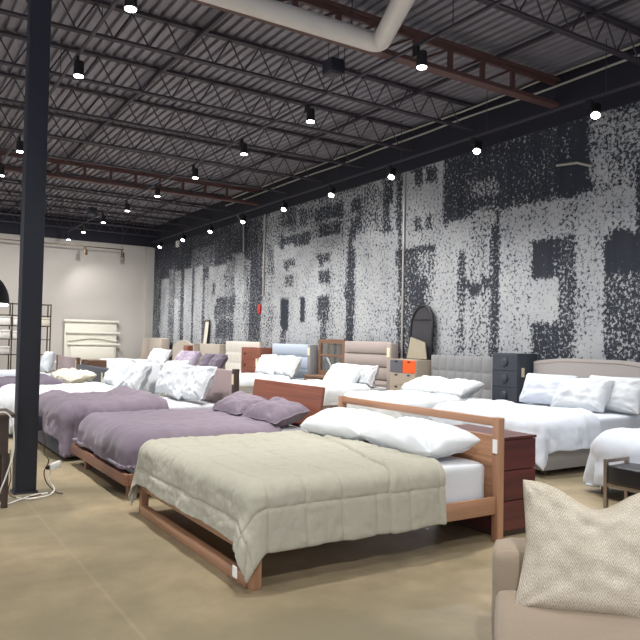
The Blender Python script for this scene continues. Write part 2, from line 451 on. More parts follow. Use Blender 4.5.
def dup(root, loc, label=None, group=None):
    r = root.copy(); C.objects.link(r); r.location = loc
    if label: r['label'] = label
    if group: r['group'] = group
    for ch in list(root.children):
        c = ch.copy(); C.objects.link(c); c.parent = r
        for gch in list(ch.children):
            d = gch.copy(); C.objects.link(d); d.parent = c
    return r
ORD = ['first', 'second', 'third', 'fourth', 'fifth', 'sixth', 'seventh', 'eighth', 'ninth', 'tenth', 'eleventh', 'twelfth', 'thirteenth', 'fourteenth', 'fifteenth', 'sixteenth']
RECTS = [(-3,-1,0,4.9,0.2),(0.2,1.4,0,3.8,0.72),(-1,2.2,0,4.9,0.4),(2.4,3.4,0,3.2,0.7),(2.2,3.6,0,4.9,0.15),(4.2,4.9,0.5,3.5,0.72),(3.6,5.2,0,4.9,0.35),(16.67,25.98,0,4.9,0.38),(16.67,25.98,3.67,4.9,0.14),(19.96,21.9,3.78,4.47,0.35),(24.79,25.44,0,4.02,0.3),(23.92,24.79,0,3.62,0.72),(23.45,23.92,0,3.91,0.42),(22.77,23.33,0,3.87,0.55),(22.44,22.77,0,3.83,0.22),(22.94,23.33,0,2.88,0.75),(21.74,22.44,0,3.87,0.75),(21.57,21.74,0,3.84,0.25),(20.86,21.57,0,3.84,0.76),(20.67,20.86,0,3.54,0.3),(19.75,20.67,0,3.35,0.7),(19.09,20.33,2.74,3.76,0.72),(19.88,20.06,2.86,3.26,0.3),(18.36,19.18,2.56,3.4,0.42),(18.44,19.79,1.51,2.73,0.22),(18.44,19.7,2,2.28,0.4),(17.82,19.09,3.38,3.87,0.5),(17.82,18.68,3.78,4.09,0.45),(17.82,18.41,0,3.9,0.68),(17.23,17.82,0,3.78,0.52),(17.52,17.7,2.99,3.25,0.2),(16.72,17.23,0,4.85,0.25),(16.7,17.42,0,4.9,0.2),(16.09,16.7,0,4.9,0.58),(11.43,16.09,3.77,4.9,0.5),(12.68,16.09,0,3.91,0.76),(16.09,16.44,3.28,4.03,0.45),(14.91,15.73,4.48,4.83,0.25),(14.15,14.78,4.4,4.73,0.3),(12.68,14.09,4.33,4.63,0.2),(14.21,15.73,3.89,4.3,0.18),(12.84,15.59,4.19,4.29,0.6),(13,13.85,3.94,4.21,0.2),(14.98,15.52,3.31,3.58,0.3),(15.04,15.45,2.86,3.16,0.36),(15.23,15.62,1.71,2.56,0.1),(15.38,15.62,0,1.71,0.3),(14.48,14.68,1.94,2.56,0.1),(13.33,13.91,3.28,3.56,0.22),(13.35,13.85,2.86,3.13,0.2),(13.38,13.85,1.9,2.55,0.2),(13.44,13.77,0,1.9,0.4),(13.97,14.21,0,2.93,0.8),(12.68,13.33,0,3.87,0.68),(12.56,12.84,3.92,4.77,0.6),(12.38,12.68,0,4.02,0.2),(11.43,12.39,0,3.88,0.74),(11.98,12.56,4.31,4.68,0.16),(11.98,12.58,3.9,4.22,0.2),(11.6,11.93,3.87,4.61,0.45),(11.43,11.6,3.78,4.8,0.65),(11.55,11.74,2.8,2.95,0.4),(11.62,11.79,0,1.88,0.4),(11.35,12.14,3.81,4.77,0.5),(10.89,12.14,0,3.78,0.75),(10.71,11.35,3.72,4.78,0.22),(10.94,11.11,3.72,4.78,0.7),(9.53,10.73,3.27,4.9,0.74),(10.52,10.71,3.32,4.85,0.85),(10.11,10.36,4.52,4.89,0.15),(9.76,10,4.52,4.88,0.15),(10.16,10.36,3.65,3.96,0.25),(9.81,10.01,3.65,3.95,0.25),(9.58,10.89,0,3.28,0.26),(9.77,10.26,2.73,3.23,0.5),(9.96,10.41,2.28,2.68,0.12),(9.67,10.89,3.24,3.34,0.12),(10.71,10.89,2.16,2.44,0.5),(9.74,10.01,2.14,3.22,0.5),(8.03,9.53,3.69,4.9,0.13),(9,9.77,0,3.52,0.75),(8.38,9.58,0,3.7,0.76),(8.54,9.44,3.62,3.78,0.66),(8.99,9.13,0,3.17,0.3),(8.13,9,2.42,2.64,0.18),(9,9.13,0,2.21,0.45),(8.13,8.38,0,3.62,0.3),(8.18,8.74,4.43,4.73,0.3),(8.14,8.83,3.77,3.98,0.38),(6.9,8.83,3.84,4.9,0.12),(8.19,8.83,4.01,4.31,0.4),(8.31,8.83,0,3.8,0.62),(8.13,8.35,0,3.44,0.2),(8.17,8.83,2.4,2.61,0.2),(6.68,8.14,0,3.75,0.74),(5.67,6.68,0,3.72,0.72),(6.68,6.95,3.05,3.68,0.6),(6.95,7.45,2.58,3.15,0.03),(6.69,6.99,0,3.09,0.28),(7.01,7.46,1.89,2.58,0.88),(6.99,7.46,0,1.89,0.2),(6.41,6.95,3.82,4.9,0.05),(6.78,6.9,4.38,4.9,0.25),(5.7,6.41,3.75,4.9,0.5),(6.12,6.35,3.85,4.39,0.68),(5.31,5.8,4.23,4.9,0.5),(5.66,5.84,3.76,4.4,0.4),(5.31,5.67,3.06,3.75,0.12),(5.31,6.12,2.56,3.09,0.03),(5.31,6.12,0,2.56,0.3),(6.12,6.41,0,1.68,0.9)]
# ------------------------------------------------------------------ camera
F = 690.0; YAW = math.radians(32.5); PT = math.radians(1.7); RO = math.radians(1.15)
d = Vector((math.sin(YAW)*math.cos(PT), math.cos(YAW)*math.cos(PT), math.sin(PT)))
r0 = Vector((math.cos(YAW), -math.sin(YAW), 0)); u0 = r0.cross(d)
rx = r0*math.cos(RO)+u0*math.sin(RO); ux = u0*math.cos(RO)-r0*math.sin(RO)
cam = bpy.data.objects.new('camera', bpy.data.cameras.new('camera')); C.objects.link(cam)
cam.data.sensor_width = 36; cam.data.lens = F/640*36; cam.data.clip_end = 200; cam.data.clip_start = .05
mw = Matrix(((rx.x, ux.x, -d.x, 0), (rx.y, ux.y, -d.y, 0), (rx.z, ux.z, -d.z, H), (0, 0, 0, 1)))
cam.matrix_world = mw; SC.camera = cam

# ------------------------------------------------------------------ the room
struct('floor', bx(-9, WX+.2, -6, BY+.2, -.2, 0, 0), M['floor'], smooth=False, origin=(0, 0, 0))
def mural_wall():
    bm = BM(); lay = bm.verts.layers.float.new('print_tone')
    y0, y1, st = -3.0, BY, .1
    ny, nz = int(round((y1-y0)/st)), 49
    def dens(y, z):
        q = .3
        jy = .05*noise.noise(Vector((y*2, z*2, 1))); jz = .05*noise.noise(Vector((y*2, z*2, 5)))
        for a, b, c, e, v in RECTS:
            if a <= y+jy <= b and c <= z+jz <= e: q = v
        return .5+(q-.5)*1.2 if q > .1 else -.25
    g = []
    for i in range(nz+1):
        z = 4.9*i/nz; row = []
        for j in range(ny+1):
            y = y0+(y1-y0)*j/ny
            v = bm.verts.new((WX, y, z)); v[lay] = dens(y, z); row.append(v)
        g.append(row)
    grid_faces(bm, g)
    # solid wall behind the printed face
    box(bm, WX+.004, WX+.2, y0, y1, 0, 4.9, 0)
    return bm
struct('wall_right', mural_wall(), M['mural'], smooth=False, origin=(WX, 10, 0))
struct('trim_1', bx(WX-.03, WX+.2, -3, BY, 4.9, CZ+.1, .004), M['blackwall'], smooth=False)
struct('wall_back', bx(-9, WX, BY, BY+.2, 0, 4.94, 0), M['backwall'], smooth=False)
struct('trim_2', bx(-9, WX, BY-.04, BY+.2, 4.94, CZ+.1, .004), M['blackwall'], smooth=False)
struct('trim_3', bx(WX-.32, WX-.003, BY-.14, BY-.003, 0, 4.9, .006), M['backwall'], smooth=False)
# corrugated roof deck: ribs run along the room
def deck():
    bm = BM(); p = .152; x = -9.0; prof = []
    while x < WX+.1:
        prof += [(x, 0), (x+.085, 0), (x+.10, .045), (x+.137, .045)]; x += p
    A = [bm.verts.new((a, -6, CZ+b)) for a, b in prof]; B = [bm.verts.new((a, BY+.1, CZ+b)) for a, b in prof]
    for k in range(len(prof)-1): bm.faces.new((A[k], A[k+1], B[k+1], B[k]))
    return bm
ce = struct('ceiling', deck(), M['deck'], smooth=False, origin=(0, 0, CZ))
struct('trim_4', bx(-9.2, WX+.2, -6, BY+.2, CZ+.12, CZ+.2, 0), M['blackwall'], smooth=False)   # roof board over the deck

# open web joists across the room (X direction)
JX0, JX1 = -6.0, WX-.035
def joist(y, zl, zu, mat, label, group, n=None, heavy=False):
    t = thing('steel_girder' if heavy else 'open_web_joist', (0, y, zl), label, 'girder' if heavy else 'roof joist', group)
    w, h = (.16, .05) if heavy else (.10, .04)
    b = BM()
    if heavy:
        bar(b, (JX0, y, zu-h/2), (JX1, y, zu-h/2), w, h); bar(b, (JX0, y, zu-.06), (JX1, y, zu-.06), .05, .08)
    else:
        for s in (-1, 1): bar(b, (JX0, y+s*.028, zu-h/2), (JX1, y+s*.028, zu-h/2), .045, h)
    obj('top_chord', b, mat, t, False)
    b = BM()
    xe = JX1-.02
    if heavy: bar(b, (JX0, y, zl+h/2), (xe, y, zl+h/2), w, h); bar(b, (JX0, y, zl+.06), (xe, y, zl+.06), .05, .06)
    else:
        for s in (-1, 1): bar(b, (JX0, y+s*.024, zl+h/2), (xe, y+s*.024, zl+h/2), .036, h*.8)
    obj('bottom_chord', b, mat, t, False)
    b = BM(); st = .62 if heavy else .46; x = JX0+.1; k = 0
    while x+st < JX1:
        if heavy:
            bar(b, (x, y, zl+.03), (x, y, zu-.03), .06, .06)
            tube(b, [(x, y, zl+.05), (x+st, y, zu-.06)], .018, 6)
        else:
            tube(b, [(x, y, zl+.03), (x+st/2, y, zu-.03)], .011, 5); tube(b, [(x+st/2, y, zu-.03), (x+st, y, zl+.03)], .011, 5)
        x += st; k += 1
    obj('web', b, mat, t, False)
    return t
joist(7.0, 5.18, 5.62, M['redsteel'], 'red oxide steel truss girder nearest the camera, behind the white pipe', 'red steel girders', heavy=True)
joist(16.95, 5.2, 5.64, M['redsteel'], 'distant red oxide steel truss girder halfway to the back wall', 'red steel girders', heavy=True)
k = 0
for y in (3.75, 5.4):
    joist(y, 5.27, CZ-.02, M['joist'], 'grey open web joist in front of the near red girder, ' + ('closest to the camera' if y < 4 else 'next to that girder'), 'grey roof joists')
J1 = (8.75, 10.4, 12.05, 13.7, 15.3)
for i, y in enumerate(J1): joist(y, 5.25, CZ-.02, M['joist'], '%s grey open web joist beyond the near red girder' % ORD[i], 'grey roof joists')
for i, y in enumerate((18.6, 20.25, 21.9, 23.5, 25.1)): joist(y, 5.25, CZ-.02, M['joist'], '%s grey open web joist beyond the distant red girder' % ORD[i], 'grey roof joists')
for i, (x, lab) in enumerate(((3.55, 'thin bridging bar under the roof deck above the beds'), (7.35, 'thin bridging bar under the roof deck toward the printed wall'))):
    tag(obj('bridging_bar', bar(BM(), (x, 2, 5.62), (x, BY-.1, 5.62), .05, .05), M['joist'], None, False), lab, 'bridging bar', 'bridging bars')
# conduits along the top of the mural wall
for i, (x, z, lab) in enumerate(((8.62, 5.64, 'upper pale conduit running along the roof edge above the mural'), (8.66, 5.50, 'lower pale conduit running along the roof edge above the mural'))):
    pts = [(x+.02*noise.noise(Vector((y*.7, i, 0))), y, z+.03*noise.noise(Vector((y*.5, i, 3)))) for y in [2+.5*q for q in range(35)]]
    tag(obj('conduit_pipe', tube(BM(), pts, .018, 8), M['conduit']), lab, 'conduit', 'roof edge conduits')
# white drain pipe with an elbow
def pvc():
    pts = [(-4.0, 6.62, 5.09), (4.84, 6.62, 5.11)]
    a = Vector((4.84, 6.62, 5.11)); d0 = Vector((1, 0, 0)); d1 = Vector((-.42, -.907, 0.0))
    e = a + Vector((.16, 0, 0))
    for q in range(1, 7):
        f = q/7; pts.append(tuple(a*(1-f)**2 + e*2*f*(1-f) + (e+d1*.16)*f*f))
    e2 = e+d1*.16; pts.append(tuple(e2)); pts.append(tuple(e2+d1*5.5))
    return tube(BM(), pts, .115, 16)
pp = thing('drain_pipe', (0, 6.65, 5.13), 'fat white drain pipe with an elbow hung under the roof', 'pipe')
obj('pipe', pvc(), M['pvc'], pp)
for x in (2.2, 4.6):
    b = BM(); tube(b, [(x, 6.65, 5.2), (x, 6.65, CZ)], .008, 6); obj('hanger_rod', b, M['steel_dark'], pp)
# column
col = thing('steel_column', (1.21, 7.1, 0), 'black square steel column rising from floor to roof at left', 'column')
obj('shaft', bx(1.115, 1.305, 7.005, 7.195, 0, 5.17, .012), M['steel_dark'], col)
obj('base_plate', bx(1.10, 1.32, 6.99, 7.21, 0, .015, .003), M['steel_dark'], col)

# ------------------------------------------------------------------ track lights
def track_y(x, z, y0, y1, label):
    t = thing('lighting_track', (x, y0, z), label, 'lighting track', 'ceiling lighting tracks')
    obj('rail', bx(x-.02, x+.02, y0, y1, z, z+.035, .004), M['joist'], t, False)
    y = y0+.4
    while y < y1:
        obj('hanger_rod', tube(BM(), [(x, y, z+.03), (x, y, CZ)], .006, 5), M['joist'], t); y += 2.2
    return t
ZT = 5.10
def make_head(x, y, z, label, group, tilt=0.0, tx=0.0, lit=True):
    """z = bottom of the lamp; hangs under a track at z+.29"""
    t = thing('track_spotlight', (x, y, z), label, 'spotlight', group)
    R = Matrix.Rotation(tilt, 4, 'Y') @ Matrix.Rotation(tx, 4, 'X'); piv = Vector((x, y, z+.1))
    rot = lambda p: piv + (R @ (Vector(p)-piv))
    b = BM(); tube(b, [rot((x, y, z+.19)), rot((x, y, z+.185)), rot((x, y, z+.02)), rot((x, y, z))], [.045, .062, .066, .07], 18)
    obj('lamp_can', b, M['black'] if lit else M['bronze'], t)
    b = BM(); tube(b, [rot((x, y, z+.006)), rot((x, y, z-.012))], .058, 18)
    obj('lens', b, M['lens'] if lit else M['lens_off'], t)
    b = BM(); box(b, x-.02, x+.02, y+.06, y+.16, z+.16, z+.29, .006); tube(b, [(x, y+.1, z+.18), tuple(rot((x, y+.05, z+.12)))], .014, 8)
    obj('adapter', b, M['black'] if lit else M['bronze'], t, False)
    return t
def lamp(x, y, z, dirv, energy, size=75, blend=.6, col=(1, .98, .955), rad=.06):
    l = bpy.data.lights.new('track_and_fill_spot', 'SPOT'); l.energy = energy; l.spot_size = math.radians(size); l.spot_blend = blend
    l.color = col; l.shadow_soft_size = rad
    o = bpy.data.objects.new('track_and_fill_spot', l); C.objects.link(o); o.location = (x, y, z-.03)
    o.rotation_euler = Vector(dirv).to_track_quat('-Z', 'Y').to_euler()
E_MID, E_LEFT, E_WALL = 350, 410, 140
track_y(5.42, 5.11, 1.0, 25.2, 'suspended lighting track over the aisle between the bed rows')
head_mid = make_head(5.42, 6.33, 4.83, 'lit track spotlight, first of the middle row from the camera', 'middle row spotlights')
lamp(5.42, 6.33, 4.82, (.3, 0, -1), 270, 112)
for i, y in enumerate((8.89, 11.17, 13.45, 15.76, 18.11, 20.42, 22.78, 24.9)):
    dup(head_mid, (5.42, y, 4.83), 'lit track spotlight, %s of the middle row from the camera' % ORD[i+1])
    lamp(5.42, y, 4.82, (.6 if i % 2 else .35, -.25 if y > 24 else 0, -1), 140 if y > 24 else E_MID, 112)
track_y(2.04, 5.11, 1.0, 17.0, 'suspended lighting track above the nearer row of beds')
for i, y in enumerate((6.9, 9.08, 11.45, 13.48, 15.78)):
    dup(head_mid, (2.04, y, 4.83), 'lit track spotlight, %s of the left row from the camera' % ORD[i], 'left row spotlights')
    lamp(2.04, y, 4.82, (.25, 0, -1), E_LEFT)
ZW = 4.66
track_y(8.25, ZW+.27, 1.0, 24.4, 'suspended lighting track beside the top of the mural')
head_wall = make_head(8.25, 5.95, ZW, 'lit track spotlight, first along the mural from the camera', 'mural row spotlights', tilt=.5, tx=-.25)
WY = [5.95, 8.19, 10.45, 12.55, 14.65, 16.9, 19.1, 21.3, 23.5]
for i, y in enumerate(WY):
    if i: dup(head_wall, (8.25, y, ZW), 'lit track spotlight, %s along the mural from the camera' % ORD[i])
    lamp(8.2, y, ZW, (-.42, -.15, -1), E_WALL, 90)
tb = thing('lighting_track', (3, 24.9, 4.6), 'dark lighting track crossing in front of the pale back wall', 'lighting track', 'ceiling lighting tracks')
obj('rail', bx(2.0, 7.36, 24.88, 24.92, 4.63, 4.665, .004), M['bronze'], tb, False)
for x in (3.2, 7.3): obj('hanger_rod', tube(BM(), [(x, 24.9, 4.66), (x, 24.9, CZ)], .006, 5), M['joist'], tb)
make_head(6.0, 24.83, 4.345, 'unlit bronze track spotlight by the back wall, left one', 'back wall spotlights', lit=False)
make_head(7.3, 24.83, 4.345, 'unlit bronze track spotlight by the back wall, right one', 'back wall spotlights', lit=False)
# unseen bare spots in line with the tracks, plus an assumed row at left
for x, y, e in ((5.42, 4.0, 200), (5.42, 1.7, 220), (2.04, 4.6, 300), (2.04, 2.3, 130), (-1.3, 8.0, 420), (-1.3, 11.5, 420), (-1.3, 15.0, 420), (-1.3, 4.5, 300), (-1.3, 19, 420), (2.04, 19, 420)):
    lamp(x, y, 4.82, (.1, 0, -1), e)
lamp(.4, -.6, 4.82, (.5, .5, -1), 380, 85)  # added fill behind the camera to brighten the sofa and its cushion
for x in (.2, 3.2, 6.2): lamp(x, 21.2, 4.82, (0, .95, -.85), 340, 120, 1)  # added wash lights without fixtures, to even out the back wall
lamp(2.6, 18.3, 4.82, (.1, .6, -1), 300, 60)  # added spot without a fixture, brightens the white boxes on the shelving
for y in (3.7, 1.5): lamp(8.2, y, ZW, (-.42, -.15, -1), E_WALL, 90)
w = bpy.data.worlds.new('World'); SC.world = w; w.use_nodes = True
w.node_tree.nodes['Background'].inputs[0].default_value = (.86, .9, 1.0, 1); w.node_tree.nodes['Background'].inputs[1].default_value = .8
SC.view_settings.view_transform = 'Standard'; SC.view_settings.look = 'None'; SC.view_settings.gamma = 1; SC.view_settings.exposure = 0.68
SC.view_settings.use_curve_mapping = False

# ------------------------------------------------------------------ wall fittings
tag(obj('fire_alarm', bx(8.70, WX-.002, 16.72, 16.86, 2.2, 2.45, .01), M['redbox']), 'small red fire alarm box fixed to the mural', 'fire alarm')
tag(obj('junction_box', bx(8.68, WX-.002, 22.98, 23.2, 4.68, 4.9, .01), M['plastic']), 'white square box high on the mural near the back corner', 'junction box')
tag(obj('conduit_pipe', tube(BM(), [(8.72, 10.65, .05), (8.72, 10.65, 4.88)], .022, 8), M['conduit']), 'pale vertical conduit on the mural behind the tan chest', 'conduit', 'mural conduits')
tag(obj('conduit_pipe', tube(BM(), [(8.72, 16.58, 2.67), (8.72, 16.58, 4.9)], .026, 8), M['conduit']), 'pale vertical conduit above the red fire alarm box', 'conduit', 'mural conduits')
tag(obj('conduit_pipe', tube(BM(), [(8.70, 18.25, 5.1), (8.70, 17.85, 4.78), (8.70, 17.80, 4.0)], .022, 8), M['conduit']), 'bent pale conduit dropping down the far part of the mural', 'conduit', 'mural conduits')
tag(obj('conduit_pipe', tube(BM(), [(8.62, 6.90, 4.24), (8.60, 6.52, 4.2), (8.6, 6.27, 4.1)], .018, 8), M['conduit']), 'short bent white conduit on the dark panel of the mural', 'conduit', 'mural conduits')

for x, y, z, lab in ((5.2, 7.95, 5.2, 'dark loudspeaker box hung under the roof beyond the white pipe elbow'), (5.05, 20.3, 5.0, 'dark loudspeaker box hung under the roof far down the room')):
    sp = thing('ceiling_speaker', (x, y, z), lab, 'loudspeaker', 'loudspeakers under the roof')
    obj('cabinet', box(BM(), x-.11, x+.11, y-.12, y+.12, z, z+.2, .012), M['steel_dark'], sp)
    obj('grille', bx(x-.09, x+.09, y-.10, y+.10, z-.012, z, .004), M['joist'], sp)
    for s_ in (-.08, .08): obj('hanger_rod', tube(BM(), [(x+s_, y, z+.19), (x+s_, y, CZ)], .006, 5), M['joist'], sp)
# ------------------------------------------------------------------ beds
def bed_thing(loc, label, name='bed_frame', group=None): return thing(name, loc, label, 'bed frame', group)
def mattress(x0, x1, y0, y1, z0, z1, label, mat='white2', r=.06, nu=22, group='mattresses'):
    return tag(obj('mattress', soft_block(x0, x1, y0, y1, z0, z1, r, nu, nu, .005, x0+y0), M[mat], None, True, angle=80), label, 'mattress', group)
def duvet(label, mat, thick=.03, cat='duvet', name='duvet', group='duvets and quilts', **kw):
    return tag(thick_cloth(name, drape(thick=thick, **kw), M[mat], thick), label, cat, group)
def pil(c, wd, hd, w, h, t, mat, label, group, **kw):
    if hd[2] > .5: t *= 1.35; kw['wr'] = kw.get('wr', .016)*1.0; c = (c[0]-.03, c[1], c[2])
    kw.setdefault('pinch', .075)
    o = obj('pillow', pillow(c, wd, hd, w, h, t, **kw), M[mat], None, True, angle=80, origin=tuple(c))
    s = o.modifiers.new('smooth', 'SUBSURF'); s.levels = 1; s.render_levels = 1
    return tag(o, label, 'pillow', group)
YV = (0, -1, 0)
def lean(a): a = math.radians(a); return (math.sin(a), 0, math.cos(a))   # a = tilt back toward the headboard (90 = flat)

# --- A: natural cherry bed at the front
A = bed_thing((2.96, 4.76, 0), 'natural cherry wood bed with open rail headboard under the sage quilt, in front', group='bed frames in the near row')
for y in (3.68, 5.785): obj('headboard_post', bx(3.965, 4.03, y, y+.065, 0, .94, .006), M['cherry_z'], A)
obj('top_rail', bx(3.975, 4.018, 3.745, 5.785, .872, .935, .006), M['cherry_y'], A)
obj('headboard_panel', bx(3.98, 4.012, 3.745, 5.785, .26, .80, .004), M['cherry_y'], A)
for y in (3.70, 5.80): obj('side_rail', bx(1.97, 3.965, y, y+.03, .215, .345, .005), M['cherry_x'], A)
for y in (3.70, 5.765): obj('leg', bx(1.915, 1.98, y, y+.065, 0, .33, .006), M['cherry_z'], A)
obj('foot_rail', bx(1.915, 1.955, 3.765, 5.765, .20, .33, .005), M['cherry_y'], A)
obj('floor_rail', bx(1.905, 1.965, 3.765, 5.765, .0, .075, .008), M['cherry_y'], A)
obj('slat_base', bx(1.97, 3.97, 3.73, 5.80, .235, .26, .002), M['cherry_y'], A)
obj('center_leg', bx(2.3, 2.35, 4.72, 4.77, 0, .235, .003), M['cherry_z'], A)
g = obj('price_tag', bx(3.958, 3.964, 3.69, 3.735, .67, .775, .001), M['label'], A, False); g['label'] = 'white price tag'
mattress(2.02, 3.94, 3.76, 5.77, .262, .60, 'white mattress on the natural cherry bed in front', r=.07)
def seamA(s, t):
    k = 0
    for v, p, o in ((s, .275, .05), (t, .27, .0)):
        q = abs(((v+o) % p)/p-.5)*p   # distance from the seam (seam at p/2)
        q = abs(((v+o) % p)-p/2)
        k -= .011*math.exp(-(q/.012)**2)
        k += .004*math.exp(-(q/.05)**2)*fbm(s*22, t*22, 3, 2)
    k += .004*fbm(s*14, t*14, 1, 3)
    return k
def topA(s, t):
    # the turned-back top band is a second layer
    e = s-(2.96+.30*max(-.05, t-3.72)); f = max(0, min(1, e/.012)); k = .022*f - .008*math.exp(-(e/.012)**2)
    return k
def wavy(f): return f
duvet('sage quilted bedspread over the natural cherry bed in front, hanging nearly to the floor', 'quilt', thick=.014, cat='quilt', name='quilt', x0=1.93, x1=3.94, y0=3.76, y1=5.77, z=.60,
      foot=.325, near=.385, far=.40, cfold=.35, cflare=.14, xe=3.44, r=.085, gap=.025, top=.012, wr=.011, fold=.022, seed=3.3, nx=190, ny=230, seam=seamA, topfn=topA, flare=.09, p=1.85, freq=8, hem=.02, zmin=.03)
pg = 'white pillows on the front bed'
pil((3.66, 5.22, .735), (.05, -1, .02), (1, .05, .16), .95, .50, .24, 'white', 'plump white pillow on the front bed, far side', pg, seed=1.2, wr=.016)
pil((3.68, 4.28, .735), (-.06, -1, -.02), (1, -.06, .16), .98, .52, .24, 'white', 'plump white pillow on the front bed, near the price tagged post', pg, seed=4.7, wr=.018)
# care tag on the quilt corner
tag(obj('care_tag', bx(1.80, 1.806, 3.68, 3.735, .10, .165, .001), M['label'], None, False), 'small white care tag hanging from the corner of the sage quilt', 'tag')

# --- B: walnut platform, mauve duvet, red cherry headboard
B = bed_thing((2.96, 7.3, 0), 'walnut platform bed with tilted red cherry headboard under plain mauve duvet', group='bed frames in the near row')
PX0, PY0, PY1 = 1.93, 6.30, 8.40
obj('foot_rail', bx(PX0, PX0+.04, PY0, PY1, .13, .235, .005), M['plat_y'], B)
for y in (PY0, PY1-.04): obj('side_rail', bx(PX0+.04, 4.02, y, y+.04, .13, .235, .005), M['plat_x'], B)
obj('slat_base', bx(PX0+.04, 4.0, PY0+.04, PY1-.04, .17, .20, .002), M['plat_y'], B)
for x, y in ((2.0, PY0+.12), (2.0, PY1-.42), (3.85, PY0+.12), (3.85, PY1-.18)): obj('leg', bx(x, x+.07, y, y+.07, 0, .13, .005), M['plat_z'], B)
tilt = lambda p: Vector((p.x + (p.z-.2)*.13, p.y, p.z))
obj('headboard', box(BM(), 4.03, 4.07, 6.40, 8.05, .16, .985, .012, fn=tilt), M['red_y'], B)
mattress(2.03, 4.0, 6.40, 8.28, .20, .54, 'mattress under the plain mauve duvet on the walnut platform')
duvet('plain mauve duvet with rounded sides on the walnut platform bed', 'mauve', thick=.035, x0=2.03, x1=4.0, y0=6.40, y1=8.28, z=.54, foot=.40, near=.40, far=.40, xe=3.62, r=.15, gap=.02, top=.02, wr=.022, fold=.03, seed=5.1, nx=90, ny=90, flare=.03, zmin=.235)
mb = 'mauve pillows on the walnut platform bed'
pil((3.74, 7.62, .68), (.0, -1, .0), (1, 0, .25), .80, .5, .27, 'mauve', 'mauve pillow against red cherry headboard, far one', mb, seed=2.2, wr=.02, flange=.06)
pil((3.76, 6.80, .68), (.0, -1, .0), (1, 0, .25), .84, .5, .27, 'mauve', 'mauve pillow against red cherry headboard, near one', mb, seed=6.4, wr=.022, flange=.06)

# --- C: upholstered bed, mauve duvet to the floor
Cb = bed_thing((2.96, 9.5, 0), 'charcoal based bed with dusty mauve wood-edged headboard, mauve duvet trailing to floor', group='bed frames in the near row')
obj('base', bx(1.87, 4.04, 8.66, 10.44, .04, .30, .03), M['charcoal'], Cb)
for x, y in ((1.95, 8.72), (1.95, 10.3), (3.9, 8.72), (3.9, 10.3)): obj('leg', bx(x, x+.06, y, y+.06, 0, .05, .004), M['dark_z'], Cb)
obj('headboard_panel', bx(4.06, 4.12, 8.56, 10.52, .25, 1.07, .02), M['dusk'], Cb)
for y in (8.48, 10.52): obj('headboard_post', bx(4.05, 4.13, y, y+.08, 0, 1.09, .008), M['dark_z'], Cb)
g = obj('price_tag', bx(4.042, 4.049, 8.495, 8.545, .88, 1.02, .001), M['tag'], Cb, False); g['label'] = 'cream price tag'
mattress(1.93, 4.03, 8.70, 10.40, .30, .60, 'white mattress on the charcoal based bed with dusty mauve headboard')
def topC(s, t):
    return .075*math.exp(-((s-3.02-.05*math.sin(t*5))/.14)**2) + .03*fbm(s*1.5, t*1.5, 8, 2)
duvet('mauve duvet with a thick turned back fold, trailing onto floor beside the column', 'mauve', thick=.04, x0=1.93, x1=4.03, y0=8.70, y1=10.40, z=.60, foot=.33, near=.62, far=.3, xe=3.2, r=.14, gap=.03, top=.02, wr=.03, fold=.045, seed=8.2, nx=100, ny=110, topfn=topC, flare=.08, p=2.2, zmin=.01)
wg = 'white pillows against the dusty mauve headboard'
pil((3.80, 10.08, .90), (.1, -1, .05), lean(24), .66, .58, .20, 'white', 'big white pillow at the far end of dusty mauve headboard', wg, seed=3.1, wr=.03, flange=.07)
pil((3.72, 9.50, .88), (-.06, -1, -.06), lean(28), .66, .56, .20, 'white', 'crumpled white pillow in the middle of dusty mauve headboard', wg, seed=9.1, wr=.035, flange=.07)
pil((3.78, 8.98, .88), (.08, -1, .03), lean(26), .62, .54, .18, 'white', 'ruffled white pillow beside the price tagged post of dusty mauve headboard', wg, seed=5.5, wr=.035, flange=.07)

# --- D: white bed
D = bed_thing((2.75, 11.55, 0), 'white upholstered bed with plain white headboard behind the mauve duvet', group='bed frames in the near row')
obj('base', bx(1.68, 3.80, 10.82, 12.28, .05, .28, .03), M['slate'], D)
for x, y in ((1.75, 10.88), (1.75, 12.15), (3.7, 10.88), (3.7, 12.15)): obj('leg', bx(x, x+.06, y, y+.06, 0, .06, .004), M['dark_z'], D)
obj('headboard', bx(3.82, 3.90, 10.78, 12.30, .1, 1.07, .025), M['white2'], D)
mattress(1.72, 3.80, 10.85, 12.25, .28, .58, 'mattress under the puffy white duvet behind the black column')
duvet('puffy white duvet behind the black column, hanging over the foot', 'white', thick=.05, x0=1.72, x1=3.80, y0=10.85, y1=12.25, z=.58, foot=.5, near=.35, far=.35, xe=3.3, r=.17, gap=.03, top=.03, wr=.03, fold=.04, seed=1.9, nx=80, ny=80, flare=.10)
wg = 'white pillows on the white bed'
pil((3.55, 11.95, .86), (.08, -1, .0), lean(30), .70, .62, .22, 'white', 'large white pillow on the white bed, far one', wg, seed=7.7, wr=.03, flange=.06)
pil((3.50, 11.50, .84), (-.2, -1, .1), lean(36), .62, .56, .20, 'white', 'white pillow on the white bed, slumped in the middle', wg, seed=8.8, wr=.03, flange=.06)
pil((3.58, 11.06, .84), (.1, -1, -.05), lean(26), .52, .54, .18, 'white', 'white pillow on the white bed, standing at the near end', wg, seed=4.1, wr=.03, flange=.06)

